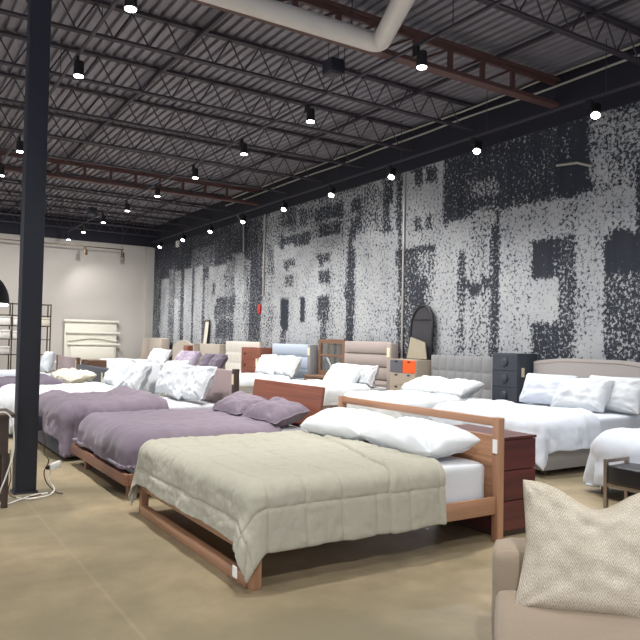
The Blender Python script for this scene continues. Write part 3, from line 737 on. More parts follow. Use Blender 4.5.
# --- E: mauve bed with low slate headboard
Eb = bed_thing((2.5, 14.6, 0), 'bed with low slate headboard and mauve cover, beyond the white bed', group='bed frames in the near row')
obj('base', bx(1.22, 3.70, 13.60, 15.75, .05, .30, .03), M['charcoal'], Eb)
for x, y in ((1.3, 13.7), (1.3, 15.6), (3.6, 13.7), (3.6, 15.6)): obj('leg', bx(x, x+.06, y, y+.06, 0, .06, .004), M['dark_z'], Eb)
obj('headboard', bx(3.72, 3.90, 13.45, 15.88, .05, .86, .02), M['slate'], Eb)
g = obj('price_tag', bx(3.712, 3.719, 13.75, 13.83, .58, .78, .001), M['tag'], Eb, False); g['label'] = 'cream price tag'
mattress(1.26, 3.70, 13.65, 15.70, .30, .55, 'mattress under the mauve cover beyond the white bed')
duvet('mauve cover on the bed with low slate headboard', 'mauve_dark', thick=.03, x0=1.26, x1=3.70, y0=13.65, y1=15.70, z=.55, foot=.4, near=.3, far=.3, xe=2.95, r=.12, top=.02, wr=.03, fold=.03, seed=2.6, nx=60, ny=60, topfn=lambda s, t: .08*math.exp(-((s-2.75)/.13)**2))
cg = 'cream pillows in front of the low slate headboard'
pil((3.30, 14.05, .68), (.1, -1, 0), (1, .1, .2), .80, .55, .22, 'cream', 'cream pillow lying before the low slate headboard, near one', cg, seed=3.9, wr=.03)
pil((3.28, 14.95, .68), (-.1, -1, 0), (1, -.1, .2), .80, .55, .22, 'cream', 'cream pillow lying before the low slate headboard, far one', cg, seed=5.9, wr=.03)

# --- G: white bed with grey headboard, far left
G = bed_thing((2.6, 17.3, 0), 'bed with small grey wood-edged headboard and white bedding, far left', group='bed frames in the near row')
obj('base', bx(1.3, 3.75, 16.35, 18.2, .05, .30, .03), M['greige'], G)
for x, y in ((1.4, 16.45), (1.4, 18.05), (3.6, 16.45), (3.6, 18.05)): obj('leg', bx(x, x+.06, y, y+.06, 0, .06, .004), M['dark_z'], G)
obj('headboard_panel', bx(3.80, 3.86, 16.3, 18.25, .2, .99, .02), M['dusk'], G)
for y in (16.2, 18.25): obj('headboard_post', bx(3.79, 3.88, y, y+.1, 0, 1.0, .01), M['brown_z'], G)
g = obj('price_tag', bx(3.782, 3.789, 16.22, 16.28, .76, .94, .001), M['tag'], G, False); g['label'] = 'cream price tag'
mattress(1.35, 3.75, 16.4, 18.15, .30, .58, 'mattress under white bedding on the far left bed')
duvet('white bedding on the far left bed with small grey headboard', 'cool', thick=.03, x0=1.35, x1=3.75, y0=16.4, y1=18.15, z=.58, foot=.3, near=.3, far=.3, xe=3.2, r=.12, top=.02, wr=.02, fold=.03, seed=3.6, nx=50, ny=50)
pil((3.50, 17.75, .86), (0, -1, 0), lean(16), .75, .52, .18, 'white', 'white pillow standing on the far left bed below the metal shelves', 'pillows on the far left bed', seed=2.9)

# ------------------------------------------------------------------ the row of beds along the mural
def channels(x, y0, y1, z0, z1, n, d=.05, horiz=True, rows=16, cols=None, m=1, tuft=False):
    """front of an upholstered headboard facing -X with rolls or a grid of soft squares; closed to a back plane"""
    bm = BM(); ny = 12*m if not cols else cols; nzv = rows*n
    g = []
    for i in range(nzv+1):
        fz = i/nzv; row = []
        for j in range(ny+1):
            fy = j/ny
            a = abs(math.sin(PI*fz*n))**.45 if n > 1 else min(1, 8*min(fz, 1-fz))**.5
            b = abs(math.sin(PI*fy*m))**.45 if m > 1 else min(1, 14*min(fy, 1-fy))**.5
            k = a*b if not tuft else .55+.45*a*b
            row.append(bm.verts.new((x-d*k, y0+(y1-y0)*fy, z0+(z1-z0)*fz)))
        g.append(row)
    grid_faces(bm, g)
    bk = [[bm.verts.new((x+.05, v.co.y, v.co.z)) for v in r_] for r_ in (g[0], g[-1])]
    for j in range(ny):
        bm.faces.new((g[0][j], g[0][j+1], bk[0][j+1], bk[0][j])); bm.faces.new((g[-1][j+1], g[-1][j], bk[1][j], bk[1][j+1]))
        bm.faces.new((bk[0][j], bk[0][j+1], bk[1][j+1], bk[1][j]))
    L = [r_[0] for r_ in g]; R_ = [r_[-1] for r_ in g]
    bm.faces.new(L+[bk[1][0], bk[0][0]]); bm.faces.new(R_[::-1]+[bk[0][-1], bk[1][-1]])
    return bm
def arched(x0, x1, y0, y1, z0, zs, zc, sh=.0, n=28, bev=.02, shoulder=0):
    """headboard slab with an arched top: zs at the ends, zc in the middle"""
    bm = BM(); top = []
    for j in range(n+1):
        f = j/n; e = min(f, 1-f)
        if shoulder: z = zs+(zc-zs)*min(1, math.sin(min(1, e/shoulder)*PI/2))
        else: z = zs+(zc-zs)*math.sin(PI*f)
        top.append((y0+(y1-y0)*f, z))
    ou = [(y0, z0)]+top+[(y1, z0)]
    A = [bm.verts.new((x0, y, z)) for y, z in ou]; B_ = [bm.verts.new((x1, y, z)) for y, z in ou]
    fa = bm.faces.new(A); fb = bm.faces.new(B_[::-1])
    k = len(ou)
    for q in range(k): bm.faces.new((A[q], B_[q], B_[(q+1) % k], A[(q+1) % k]))
    bmesh.ops.bevel(bm, geom=list(fa.edges), offset=bev, segments=3, affect='EDGES')
    return bm
ROW = 'bed frames along the mural'
def rowbed(y0, y1, label, base, x0=6.45, x1=8.5, zb=.30, leg='dark_z'):
    t = bed_thing(((x0+x1)/2, (y0+y1)/2, 0), label, group=ROW)
    obj('base', bx(x0, x1, y0, y1, .06, zb, .025), M[base], t)
    for x, y in ((x0+.06, y0+.05), (x0+.06, y1-.11), (x1-.12, y0+.05), (x1-.12, y1-.11)): obj('leg', bx(x, x+.06, y, y+.06, 0, .065, .004), M[leg], t)
    return t

# R1: curved grey headboard, white bedding (right)
R1 = rowbed(5.27, 7.17, 'grey linen bed with gently curved nail trimmed headboard, right of the dark chest', 'skirt', 6.42)
obj('headboard', arched(8.53, 8.62, 5.18, 7.24, .05, 1.245, 1.31, shoulder=.34), M['greige'], R1)
def nails():
    bm = BM(); n = 90
    for j in range(n+1):
        f = j/n; e = min(f, 1-f); z = 1.245+.065*math.sin(min(1, e/.34)*PI/2)-.05; y = 5.22+1.98*f
        r_ = bmesh.ops.create_icosphere(bm, subdivisions=1, radius=.007); bmesh.ops.translate(bm, verts=r_['verts'], vec=(8.527, y, z))
    return bm
obj('nail_trim', nails(), M['brass'], R1)
mattress(6.46, 8.50, 5.31, 7.13, .30, .62, 'white mattress of the bed with curved grey headboard', 'cool', r=.07)
duvet('white duvet draped over the foot of the bed with curved grey headboard', 'cool', thick=.025, x0=6.44, x1=8.50, y0=5.30, y1=7.14, z=.62, foot=.42, near=.34, far=.3, xe=7.35, r=.12, gap=.03, top=.02, wr=.022, fold=.05, seed=4.4, nx=80, ny=100, flare=.16, p=2.4, freq=7, hem=.05, topfn=lambda s, t: .03*max(0, min(1, (s-7.0)/.05)))
rg = 'pillows against the curved grey headboard'
pil((8.16, 6.62, .86), (0, -1, 0), lean(24), .92, .48, .20, 'cool', 'long white pillow standing at left against curved grey headboard', rg, seed=2.1, wr=.014)
pil((8.00, 5.93, .84), (.1, -1, .03), lean(34), .80, .50, .22, 'white', 'white pillow leaning in front at middle of curved grey headboard', rg, seed=3.7, wr=.02)
pil((8.24, 5.62, .87), (0, -1, 0), lean(20), .86, .50, .20, 'white', 'white pillow standing at right against curved grey headboard', rg, seed=6.1, wr=.018)

# R2: white bed behind the black bench, far right
R2 = bed_thing((7.3, 3.4, 0), 'bed with trailing pale duvet behind the black bench, far right', group=ROW)
obj('base', bx(6.20, 8.45, 2.45, 4.42, .12, .30, .02), M['skirt'], R2)
for x, y in ((6.22, 4.34), (6.22, 2.5), (8.3, 4.34), (8.3, 2.5)): obj('leg', bx(x, x+.055, y, y+.055, 0, .125, .004), M['brown_z'], R2)
obj('headboard', bx(8.47, 8.56, 2.4, 4.5, .05, 1.15, .025), M['greige'], R2)
mattress(6.22, 8.45, 2.5, 4.38, .30, .58, 'mattress under the pale duvet behind the black bench')
duvet('pale duvet trailing almost to floor behind the black bench', 'cool', thick=.03, x0=6.22, x1=8.45, y0=2.5, y1=4.44, z=.58, foot=.46, near=.3, far=.5, xe=7.8, r=.16, gap=.03, top=.02, wr=.025, fold=.04, seed=7.3, nx=80, ny=80, flare=.07, p=2.6, zmin=.03)

# T: grey square tufted headboard
T_ = rowbed(7.92, 9.52, 'bed with grey square tufted headboard, between the tan and the dark chest', 'grey', 6.5)
obj('headboard', channels(8.56, 7.88, 9.57, .2, 1.28, 4, .05, m=8, cols=64, rows=10, tuft=True), M['grey'], T_)
mattress(6.54, 8.5, 7.96, 9.48, .30, .60, 'mattress of the bed with grey square tufted headboard')
duvet('white duvet of the bed with grey square tufted headboard', 'white', thick=.03, x0=6.54, x1=8.5, y0=7.96, y1=9.48, z=.60, foot=.35, near=.3, far=.3, xe=8.0, r=.13, top=.02, wr=.025, fold=.035, seed=9.6, nx=60, ny=60)
tg = 'pillows below the grey square tufted headboard'
pil((7.95, 9.02, .77), (0, -1, 0), (1, 0, .3), .80, .56, .24, 'white', 'white pillow below grey tufted headboard, far one', tg, seed=1.5, wr=.02)
pil((7.95, 8.26, .77), (0, -1, 0), (1, 0, .3), .72, .56, .22, 'white', 'white pillow below grey tufted headboard, beside the dark chest', tg, seed=2.5, wr=.025)

# K: taupe channel headboard
K = rowbed(10.72, 12.36, 'bed with tall taupe headboard of wide horizontal channels', 'taupe', 6.5)
obj('headboard', channels(8.55, 10.78, 12.40, .2, 1.50, 5, .06), M['taupe'], K)
obj('side_wing', bx(8.42, 8.62, 10.62, 10.76, .05, 1.47, .03), M['taupe'], K)
g = obj('price_tag', bx(8.412, 8.419, 10.65, 10.74, 1.2, 1.38, .001), M['tag'], K, False); g['label'] = 'cream price tag'
mattress(6.54, 8.5, 10.76, 12.32, .30, .60, 'mattress of the bed with tall taupe channel headboard')
duvet('white duvet of the bed with tall taupe channel headboard', 'white', thick=.03, x0=6.54, x1=8.5, y0=10.76, y1=12.32, z=.60, foot=.35, near=.3, far=.3, xe=8.0, r=.13, top=.02, wr=.03, fold=.035, seed=10.6, nx=60, ny=60)
kg = 'pillows against the taupe channel headboard'
pil((8.10, 11.85, .81), (.05, -1, 0), lean(42), .78, .55, .22, 'white', 'white pillow against taupe channel headboard, far one', kg, seed=11.5, wr=.02)
pil((7.98, 11.35, .80), (-.05, -1, .04), lean(46), .74, .54, .22, 'white', 'white pillow against taupe channel headboard, leaning in the middle', kg, seed=12.5, wr=.025)
pil((8.16, 10.98, .82), (.1, -1, .0), lean(22), .48, .48, .18, 'white2', 'small ruffled pillow against taupe channel headboard, near the tan chest', kg, seed=13.5, wr=.03, flange=.1)

# U: pale blue-grey headboard
U = rowbed(13.75, 15.6, 'bed with pale blue-grey panelled headboard and cream base', 'ivory', 6.5)
obj('headboard', channels(8.55, 13.72, 15.68, .2, 1.40, 4, .045, rows=8), M['bluegrey'], U)
obj('side_wing', bx(8.40, 8.62, 13.58, 13.72, .05, 1.40, .03), M['grey'], U)
g = obj('price_tag', bx(8.392, 8.399, 13.6, 13.69, 1.15, 1.33, .001), M['tag'], U, False); g['label'] = 'cream price tag'
mattress(6.54, 8.5, 13.79, 15.56, .30, .60, 'mattress of the bed with pale blue-grey headboard')
duvet('white duvet of the bed with pale blue-grey headboard', 'white', thick=.03, x0=6.54, x1=8.5, y0=13.79, y1=15.56, z=.60, foot=.22, near=.15, far=.2, xe=8.0, r=.12, top=.02, wr=.02, fold=.03, seed=14.6, nx=50, ny=50)
ug = 'pillows against the pale blue-grey headboard'
for i, (y, x, lab) in enumerate(((15.2, 8.15, 'far end'), (14.72, 8.05, 'left of middle'), (14.35, 8.15, 'right of middle'), (14.02, 8.18, 'near end'))):
    pil((x, y, .88), (.08*(-1)**i, -1, .04*(-1)**i), lean(24+4*(i % 2)), .66, .58, .20, 'white', 'ruffled white pillow against pale blue-grey headboard, ' + lab, ug, seed=15.5+i*1.3, wr=.03, flange=.08)

# W: ivory tufted headboard with dusky pillows
Wb = rowbed(16.95, 18.42, 'bed with ivory tufted channel headboard behind the cherry chest', 'ivory', 6.6)
obj('headboard', channels(8.56, 16.35, 18.47, .2, 1.43, 4, .06, m=14, cols=56, rows=8, tuft=True), M['ivory'], Wb)
mattress(6.64, 8.5, 16.98, 18.38, .30, .60, 'mattress of the bed with ivory tufted headboard')
duvet('white duvet of the bed with ivory tufted headboard', 'white', thick=.03, x0=6.64, x1=8.5, y0=16.98, y1=18.38, z=.60, foot=.25, near=.2, far=.2, xe=8.0, r=.12, top=.02, wr=.02, fold=.03, seed=16.6, nx=44, ny=44)
wg = 'dusky pillows below the ivory tufted headboard'
pil((7.80, 18.06, .84), (.0, -1, 0), lean(34), .66, .56, .2, 'mauve_dark', 'dusky mauve pillow below ivory tufted headboard, far one', wg, seed=17.1, wr=.03, flange=.06)
pil((7.80, 17.36, .84), (.0, -1, 0), lean(34), .72, .58, .2, 'mauve_dark', 'dusky mauve pillow below ivory tufted headboard, by the cherry chest', wg, seed=18.1, wr=.03, flange=.06)

# V: beige wing headboard with lilac pillows
Vb = rowbed(18.75, 20.35, 'bed with beige headboard and slim wings, lilac pillows', 'beige', 6.6)
obj('headboard', bx(8.55, 8.63, 18.7, 20.5, .1, 1.33, .02), M['beige'], Vb)
for y in (18.55, 20.5): obj('side_wing', box(BM(), 8.36, 8.63, y, y+.08, .05, 1.33, .02), M['beige'], Vb)
mattress(6.64, 8.5, 18.8, 20.3, .30, .60, 'mattress of the bed with lilac pillows')
duvet('white duvet of the bed with lilac pillows', 'white', thick=.03, x0=6.64, x1=8.5, y0=18.8, y1=20.3, z=.60, foot=.25, near=.2, far=.2, xe=8.0, r=.12, top=.02, wr=.02, fold=.03, seed=18.6, nx=44, ny=44)
vg = 'lilac pillows below the beige winged headboard'
pil((7.80, 19.95, .86), (.0, -1, 0), lean(34), .66, .58, .2, 'mauve_light', 'lilac pillow below beige winged headboard, far one', vg, seed=19.1, wr=.03)
pil((7.80, 19.22, .86), (.0, -1, 0), lean(34), .70, .58, .2, 'mauve_light', 'lilac pillow below beige winged headboard, near one', vg, seed=20.1, wr=.03)

# X: arched beige headboard with white pillows
Xb = rowbed(21.1, 22.75, 'bed with rounded arch beige headboard and white pillows', 'beige', 6.6)
obj('headboard', arched(8.53, 8.63, 21.0, 22.85, .1, 1.2, 1.42), M['beige'], Xb)
mattress(6.64, 8.5, 21.15, 22.7, .30, .60, 'mattress of the bed with rounded arch headboard')
duvet('white duvet of the bed with rounded arch headboard', 'white', thick=.03, x0=6.64, x1=8.5, y0=21.15, y1=22.7, z=.60, foot=.25, near=.2, far=.2, xe=8.0, r=.12, top=.02, wr=.02, fold=.03, seed=20.6, nx=44, ny=44)
xg = 'white pillows below the rounded arch headboard'
pil((7.80, 22.4, .88), (.0, -1, 0), lean(30), .74, .6, .2, 'white', 'white pillow below rounded arch headboard, far one', xg, seed=21.1, wr=.035, flange=.08)
pil((7.80, 21.6, .86), (.0, -1, 0), lean(30), .78, .6, .2, 'white', 'white pillow below rounded arch headboard, near one', xg, seed=22.1, wr=.035, flange=.08)

# Z: wingback bed in the back corner
Zb = rowbed(23.45, 25.15, 'wingback beige bed in the back corner of the room', 'beige', 6.5)
obj('headboard', bx(8.50, 8.60, 23.4, 25.2, .1, 1.48, .02), M['beige'], Zb)
for y in (23.28, 25.2): obj('side_wing', box(BM(), 8.12, 8.60, y, y+.11, .05, 1.46, .03, fn=lambda p: Vector((p.x+max(0, p.z-.5)*.18*(8.6-p.x)/.48, p.y, p.z))), M['beige'], Zb)
mattress(6.54, 8.5, 23.5, 25.1, .30, .60, 'mattress of the wingback bed in the back corner')
duvet('pale grey duvet on the wingback bed in the back corner', 'white2', thick=.04, x0=6.54, x1=8.5, y0=23.5, y1=25.1, z=.60, foot=.3, near=.3, far=.3, xe=8.2, r=.15, top=.03, wr=.03, fold=.03, seed=22.6, nx=44, ny=44)
# Q: another pale bed by the back wall
Qb = bed_thing((5.9, 23.9, 0), 'low pale bed standing before the tall ivory headboard', group='beds by the back wall')
obj('base', bx(4.9, 6.2, 22.9, 24.9, .06, .30, .025), M['beige'], Qb)
for x, y in ((5.0, 23.0), (6.1, 23.0), (5.0, 24.8), (6.1, 24.8)): obj('leg', bx(x, x+.06, y, y+.06, 0, .065, .004), M['dark_z'], Qb)
mattress(4.95, 6.15, 22.95, 24.85, .30, .62, 'pale bare mattress before the tall ivory headboard')
# ------------------------------------------------------------------ case goods along the mural
def handle_box(bm, x, y0, y1, z0, z1, d=.012): return box(bm, x-d, x, y0, y1, z0, z1, .003)
# dark blue-black chest with round pulls
c1 = thing('chest_of_drawers', (8.4, 7.5, 0), 'tall blue-black chest with big round pulls, beside the curved headboard', 'chest of drawers', 'chests along the mural')
obj('body', bx(8.24, 8.66, 7.26, 7.80, .0, 1.36, .006), M['slate_paint'], c1, False)
for i in range(5):
    z = .06+i*.258
    dr = obj('drawer', bx(8.225, 8.24, 7.275, 7.785, z, z+.25, .004), M['slate_paint'], c1, False)
    b = BM(); tube(b, [(8.226, 7.53, z+.13), (8.205, 7.53, z+.13), (8.195, 7.53, z+.13)], [.06, .065, .05], 20)
    obj('round_pull', b, M['slate_paint'], dr)
g = obj('price_tag', bx(8.30, 8.36, 7.252, 7.259, 1.0, 1.14, .001), M['tag'], c1, False); g['label'] = 'yellow price tag'
# tan chest with one orange and one grey drawer
c2 = thing('chest_of_drawers', (8.4, 9.95, 0), 'tan chest with one orange and one grey top drawer', 'chest of drawers', 'chests along the mural')
obj('body', bx(8.22, 8.66, 9.62, 10.38, 0, 1.18, .006), M['beige_paint'], c2, False)
for y0, y1, m, lab in ((10.0, 10.365, 'greydrawer', 'grey drawer'), (9.635, 9.99, 'orange', 'orange drawer')):
    dr = obj('drawer', bx(8.205, 8.22, y0, y1, .935, 1.165, .003), M[m], c2, False); dr['label'] = lab
    obj('finger_pull', bx(8.2, 8.206, (y0+y1)/2-.04, (y0+y1)/2+.04, 1.12, 1.15, .002), M['black'], dr, False)
for i in range(4):
    z = .04+i*.222
    dr = obj('drawer', bx(8.205, 8.22, 9.635, 10.365, z, z+.215, .003), M['beige_paint'], c2, False)
    for y in (9.82, 10.18): obj('finger_pull', bx(8.2, 8.206, y-.04, y+.04, z+.165, z+.195, .002), M['black'], dr, False)
g = obj('price_tag', bx(8.198, 8.204, 9.65, 9.72, .62, .78, .001), M['label'], c2, False); g['label'] = 'white price tag'
# black arched mirror leaning over the tan chest
def arch_pts(y0, y1, z0, z1, n=20):
    w = (y1-y0)/2; cy = (y0+y1)/2; zc = z1-w*1.3
    return [(y0, z0), (y0, zc)] + [(cy-w*math.cos(PI*k/n), zc+w*1.3*math.sin(PI*k/n)) for k in range(1, n)] + [(y1, zc), (y1, z0)]
def plate(pts, x0, x1, fn=None):
    bm = BM(); A_ = [bm.verts.new((x0, y, z)) for y, z in pts]; B_ = [bm.verts.new((x1, y, z)) for y, z in pts]
    bm.faces.new(A_); bm.faces.new(B_[::-1]); k = len(pts)
    for q in range(k): bm.faces.new((A_[q], B_[q], B_[(q+1) % k], A_[(q+1) % k]))
    if fn:
        for v in bm.verts: v.co = fn(v.co)
    return bm
lean_m = lambda p: Vector((p.x+(p.z-1.19)*.06, p.y+(p.z-1.19)*-.04, p.z))
am = thing('arched_mirror', (8.6, 10.0, 1.19), 'black framed arch mirror leaning on the mural above the tan chest', 'mirror')
obj('glass', plate(arch_pts(9.70, 10.28, 1.20, 2.17), 8.600, 8.605, lean_m), M['canvas'], am, False)
b = BM(); pts = arch_pts(9.68, 10.30, 1.20, 2.20)
tube(b, [lean_m(Vector((8.6, y, z))) for y, z in pts], .028, 8); obj('frame', b, M['black'], am)
b = BM(); bar(b, lean_m(Vector((8.6, 9.7, 1.93))), lean_m(Vector((8.6, 10.28, 1.93))), .02, .02); obj('crossbar', b, M['black'], am, False)
tag(obj('picture_panel', plate([(9.66, 1.195), (10.22, 1.195), (10.16, 1.60), (9.74, 1.50)], 8.49, 8.51, lambda p: Vector((p.x+(p.z-1.19)*.08, p.y, p.z))), M['paper'], None, False), 'small tan picture panel leaning on top of the tan chest', 'picture')
# nightstand with wood framed mirror
ns = thing('nightstand', (8.3, 12.95, 0), 'brown wood nightstand under the wood framed mirror', 'nightstand')
obj('body', bx(8.15, 8.6, 12.52, 13.42, .06, .68, .005), M['brown_y'], ns, False)
obj('top', bx(8.12, 8.62, 12.49, 13.45, .68, .72, .006), M['brown_y'], ns, False)
for z in (.1, .39):
    dr = obj('drawer', bx(8.135, 8.15, 12.55, 13.39, z, z+.26, .004), M['brown_y'], ns, False)
    b = BM(); tube(b, [(8.136, 12.97, z+.13), (8.11, 12.97, z+.13)], .014, 10); obj('knob', b, M['black'], dr)
for y in (12.54, 13.34): obj('leg', bx(8.18, 8.56, y, y+.06, 0, .06, .003), M['dark_z'], ns, False)
wm = thing('wall_mirror', (8.62, 12.95, .72), 'wood framed mirror with two panes standing on the brown nightstand', 'mirror')
for a in ((12.44, 12.53, .72, 1.53), (13.39, 13.48, .72, 1.53)): obj('frame_side', bx(8.56, 8.62, *a, .005), M['brown_z'], wm, False)
for z0, z1 in ((.72, .82), (1.44, 1.53), (1.14, 1.19)): obj('frame_rail', bx(8.562, 8.618, 12.53, 13.39, z0, z1, .004), M['brown_y'], wm, False)
for z0, z1 in ((.82, 1.14), (1.19, 1.44)): obj('glass', bx(8.588, 8.595, 12.53, 13.39, z0, z1, 0), M['mirror'], wm, False)
# cherry chest
c3 = thing('chest_of_drawers', (8.4, 16.2, 0), 'red cherry chest with small dark knobs, left of the pale blue-grey headboard', 'chest of drawers', 'chests along the mural')
obj('body', bx(8.26, 8.66, 15.75, 16.88, 0, 1.28, .006), M['red_y'], c3, False)
for i in range(4):
    z = .05+i*.305
    dr = obj('drawer', bx(8.243, 8.26, 15.78, 16.85, z, z+.295, .004), M['red_y'], c3, False)
    for y in (16.62,):
        b = BM(); tube(b, [(8.244, y, z+.15), (8.215, y, z+.15)], .022, 10); obj('knob', b, M['black'], dr)
g = obj('price_tag', bx(8.236, 8.242, 15.9, 16.0, .78, 1.0, .001), M['tag'], c3, False); g['label'] = 'yellow price tag'
# brown cabinet
c4 = thing('cabinet', (8.4, 20.75, 0), 'narrow brown wood cabinet between lilac pillows and the arch headboard', 'cabinet')
obj('body', bx(8.22, 8.64, 20.62, 21.0, 0, 1.26, .006), M['red_z'], c4, False)
obj('door', bx(8.205, 8.22, 20.635, 20.985, .04, 1.19, .004), M['red_z'], c4, False)
# tall leaning mirror
lm_ = lambda p: Vector((p.x+p.z*.045, p.y+(p.z-1)*-.12, p.z))
lm = thing('leaning_mirror', (8.6, 20.4, 0), 'tall narrow mirror tilted against the far part of the mural', 'mirror')
obj('glass', box(BM(), 8.600, 8.606, 20.22, 20.52, .06, 2.02, 0, fn=lm_), M['white_paint'], lm, False)
b = BM(); P4 = [(20.2, .04), (20.54, .04), (20.54, 2.06), (20.2, 2.06)]
for q in range(4):
    y0, z0 = P4[q]; y1, z1 = P4[(q+1) % 4]; bar(b, lm_(Vector((8.6, y0, z0))), lm_(Vector((8.6, y1, z1))), .03, .03)
obj('frame', b, M['dark_z'], lm, False)

# ------------------------------------------------------------------ mahogany chest beside the front bed
c5 = thing('chest_of_drawers', (4.28, 4.0, 0), 'dark mahogany chest of three drawers behind the front bed post', 'chest of drawers')
obj('body', bx(4.07, 4.47, 3.78, 4.5, .04, .755, .004), M['mahog_x'], c5, False)
obj('top', bx(4.055, 4.485, 3.757, 4.52, .755, .777, .004), M['mahog_x'], c5, False)
for z0, z1 in ((.05, .275), (.285, .51), (.52, .75)): obj('drawer', bx(4.075, 4.478, 3.76, 3.78, z0, z1, .006), M['mahog_x'], c5, False)
obj('plinth', bx(4.09, 4.45, 3.79, 4.48, 0, .04, .002), M['dark_x'], c5, False)

# ------------------------------------------------------------------ black bench with metal frame (right)
be = thing('bench', (5.9, 3.0, 0), 'black leather bench on a square nickel frame in front of trailing pale duvet', 'bench')
for y in (3.99, 1.9):
    for x in (5.73, 6.05): obj('leg', bx(x, x+.035, y, y+.035, 0, .45, .003), M['chrome'], be, False)
    obj('arm_rail', bx(5.765, 6.05, y, y+.035, .418, .45, .003), M['chrome'], be, False)
for x in (5.735, 6.05): obj('seat_rail', bx(x, x+.03, 1.935, 3.99, .20, .23, .003), M['chrome'], be, False)
obj('seat', soft_block(5.70, 6.08, 1.95, 3.975, .23, .405, .035, 14, 14, .002, 3, .012), M['leather'], be, angle=80)

# ------------------------------------------------------------------ sofa and woven cushion (front right)
e1 = Vector((.682, -.731, 0)); e2 = Vector((.731, .682, 0))
def so(p): return e1*p.x + e2*p.y + Vector((0, 0, p.z))
def turn(bm):
    for v in bm.verts: v.co = so(v.co)
    return bm
sf = thing('sofa', (2.9, 1.2, 0), 'taupe velvet sofa with low rounded back at the front right', 'sofa')
obj('base', turn(soft_block(.0, 2.0, 2.32, 3.50, .07, .26, .05, 16, 16, .003, 1, 0)), M['taupe_velvet'], sf, angle=80)
obj('seat_cushion', turn(soft_block(.0, 2.0, 2.28, 3.30, .24, .405, .07, 26, 26, .006, 2, .02)), M['taupe_velvet'], sf, angle=80)
obj('backrest', turn(soft_block(-.012, 2.0, 3.26, 3.52, .10, .575, .075, 22, 22, .005, 3, .01)), M['taupe_velvet'], sf, angle=80)
for x, y in ((.08, 2.45), (1.9, 2.45), (.08, 3.4), (1.9, 3.4)):
    p = so(Vector((x, y, 0))); obj('leg', tube(BM(), [(p.x, p.y, 0), (p.x, p.y, .08)], [.02, .028], 10), M['dark_z'], sf)
pc = so(Vector((.415, 3.135, .645))); a = math.radians(14)
cu = obj('woven_cushion', pillow(pc, e1, e2*math.sin(a)+Vector((0, 0, math.cos(a))), .63, .56, .21, seed=3.2, pinch=.085, wr=.012, n=36, top_pinch=.17, flareb=.12), M['woven'], None, True, angle=80, origin=tuple(pc))
s_ = cu.modifiers.new('smooth', 'SUBSURF'); s_.levels = 1; s_.render_levels = 1
tag(cu, 'cream and taupe woven cushion with dented top leaning on the taupe sofa', 'cushion')

# ------------------------------------------------------------------ left side: dark table, cords, shelves, pendant
dt = thing('side_table', (.7, 6.8, 0), 'dark wood table cut by the left picture edge, beside the column', 'table')
obj('top', bx(.3, 1.02, 6.45, 7.0, .78, .81, .005), M['dark_x'], dt, False)
obj('apron', bx(.34, .97, 6.50, 6.95, .46, .78, .004), M['dark_x'], dt, False)
for x, y in ((.93, 6.74), (.34, 6.74), (.93, 6.50), (.34, 6.50)): obj('leg', box(BM(), x, x+.05, y, y+.05, 0, .47, .004), M['dark_z'], dt, False)
def cord(pts, r, mat, label):
    P = [Vector(p) for p in pts]; out = []
    for i in range(len(P)-1):
        p0, p1, p2, p3 = P[max(i-1, 0)], P[i], P[i+1], P[min(i+2, len(P)-1)]
        for q in range(6):
            t = q/6; out.append(.5*((2*p1)+(p2-p0)*t+(2*p0-5*p1+4*p2-p3)*t*t+(3*p1-p0-3*p2+p3)*t**3))
    out.append(P[-1])
    return tag(obj('power_cord', tube(BM(), out, r, 6), M[mat]), label, 'cord', 'cords by the column')
cord([(.84, 6.47, .815), (.93, 6.44, .83), (.985, 6.425, .74), (1.0, 6.42, .5), (.95, 6.42, .30), (.9, 6.45, .12), (.95, 6.55, .02), (1.1, 6.7, .015), (1.25, 6.85, .012), (1.38, 6.88, .012)], .007, 'plastic', 'white cord looping off the dark table down to the floor')
cord([(1.06, 6.99, .42), (1.05, 6.93, .3), (1.06, 6.9, .18), (1.04, 6.9, .06), (1.08, 6.85, .012), (1.2, 6.8, .012), (1.36, 6.9, .012)], .005, 'cord_brown', 'thin brown cord hanging at the left side of the column')
cord([(1.34, 7.05, .62), (1.37, 7.0, .5), (1.36, 6.99, .38), (1.40, 6.97, .3), (1.36, 6.96, .2), (1.38, 6.93, .1), (1.45, 6.88, .02), (1.5, 6.8, .012)], .006, 'cord_brown', 'tangled brown cord hanging at the right side of the column')
cord([(1.43, 6.93, .24), (1.40, 6.92, .14), (1.44, 6.88, .04), (1.36, 6.78, .012), (1.19, 6.72, .012), (1.1, 6.82, .012)], .007, 'plastic', 'white cord curling on the floor in front of the column')
ad = thing('plug_adapter', (1.45, 6.93, .22), 'white plug adapter dangling beside the column foot', 'adapter')
obj('body', box(BM(), 1.40, 1.50, 6.90, 6.95, .225, .29, .01, fn=lambda p: Vector((p.x, p.y, p.z+(p.x-1.45)*.35))), M['plastic'], ad)
obj('plug', box(BM(), 1.37, 1.40, 6.91, 6.94, .225, .265, .006), M['black'], ad)
tag(obj('outlet_box', bx(1.305, 1.345, 7.03, 7.13, .58, .72, .006), M['steel_dark']), 'dark outlet box on the right face of the column', 'outlet box')

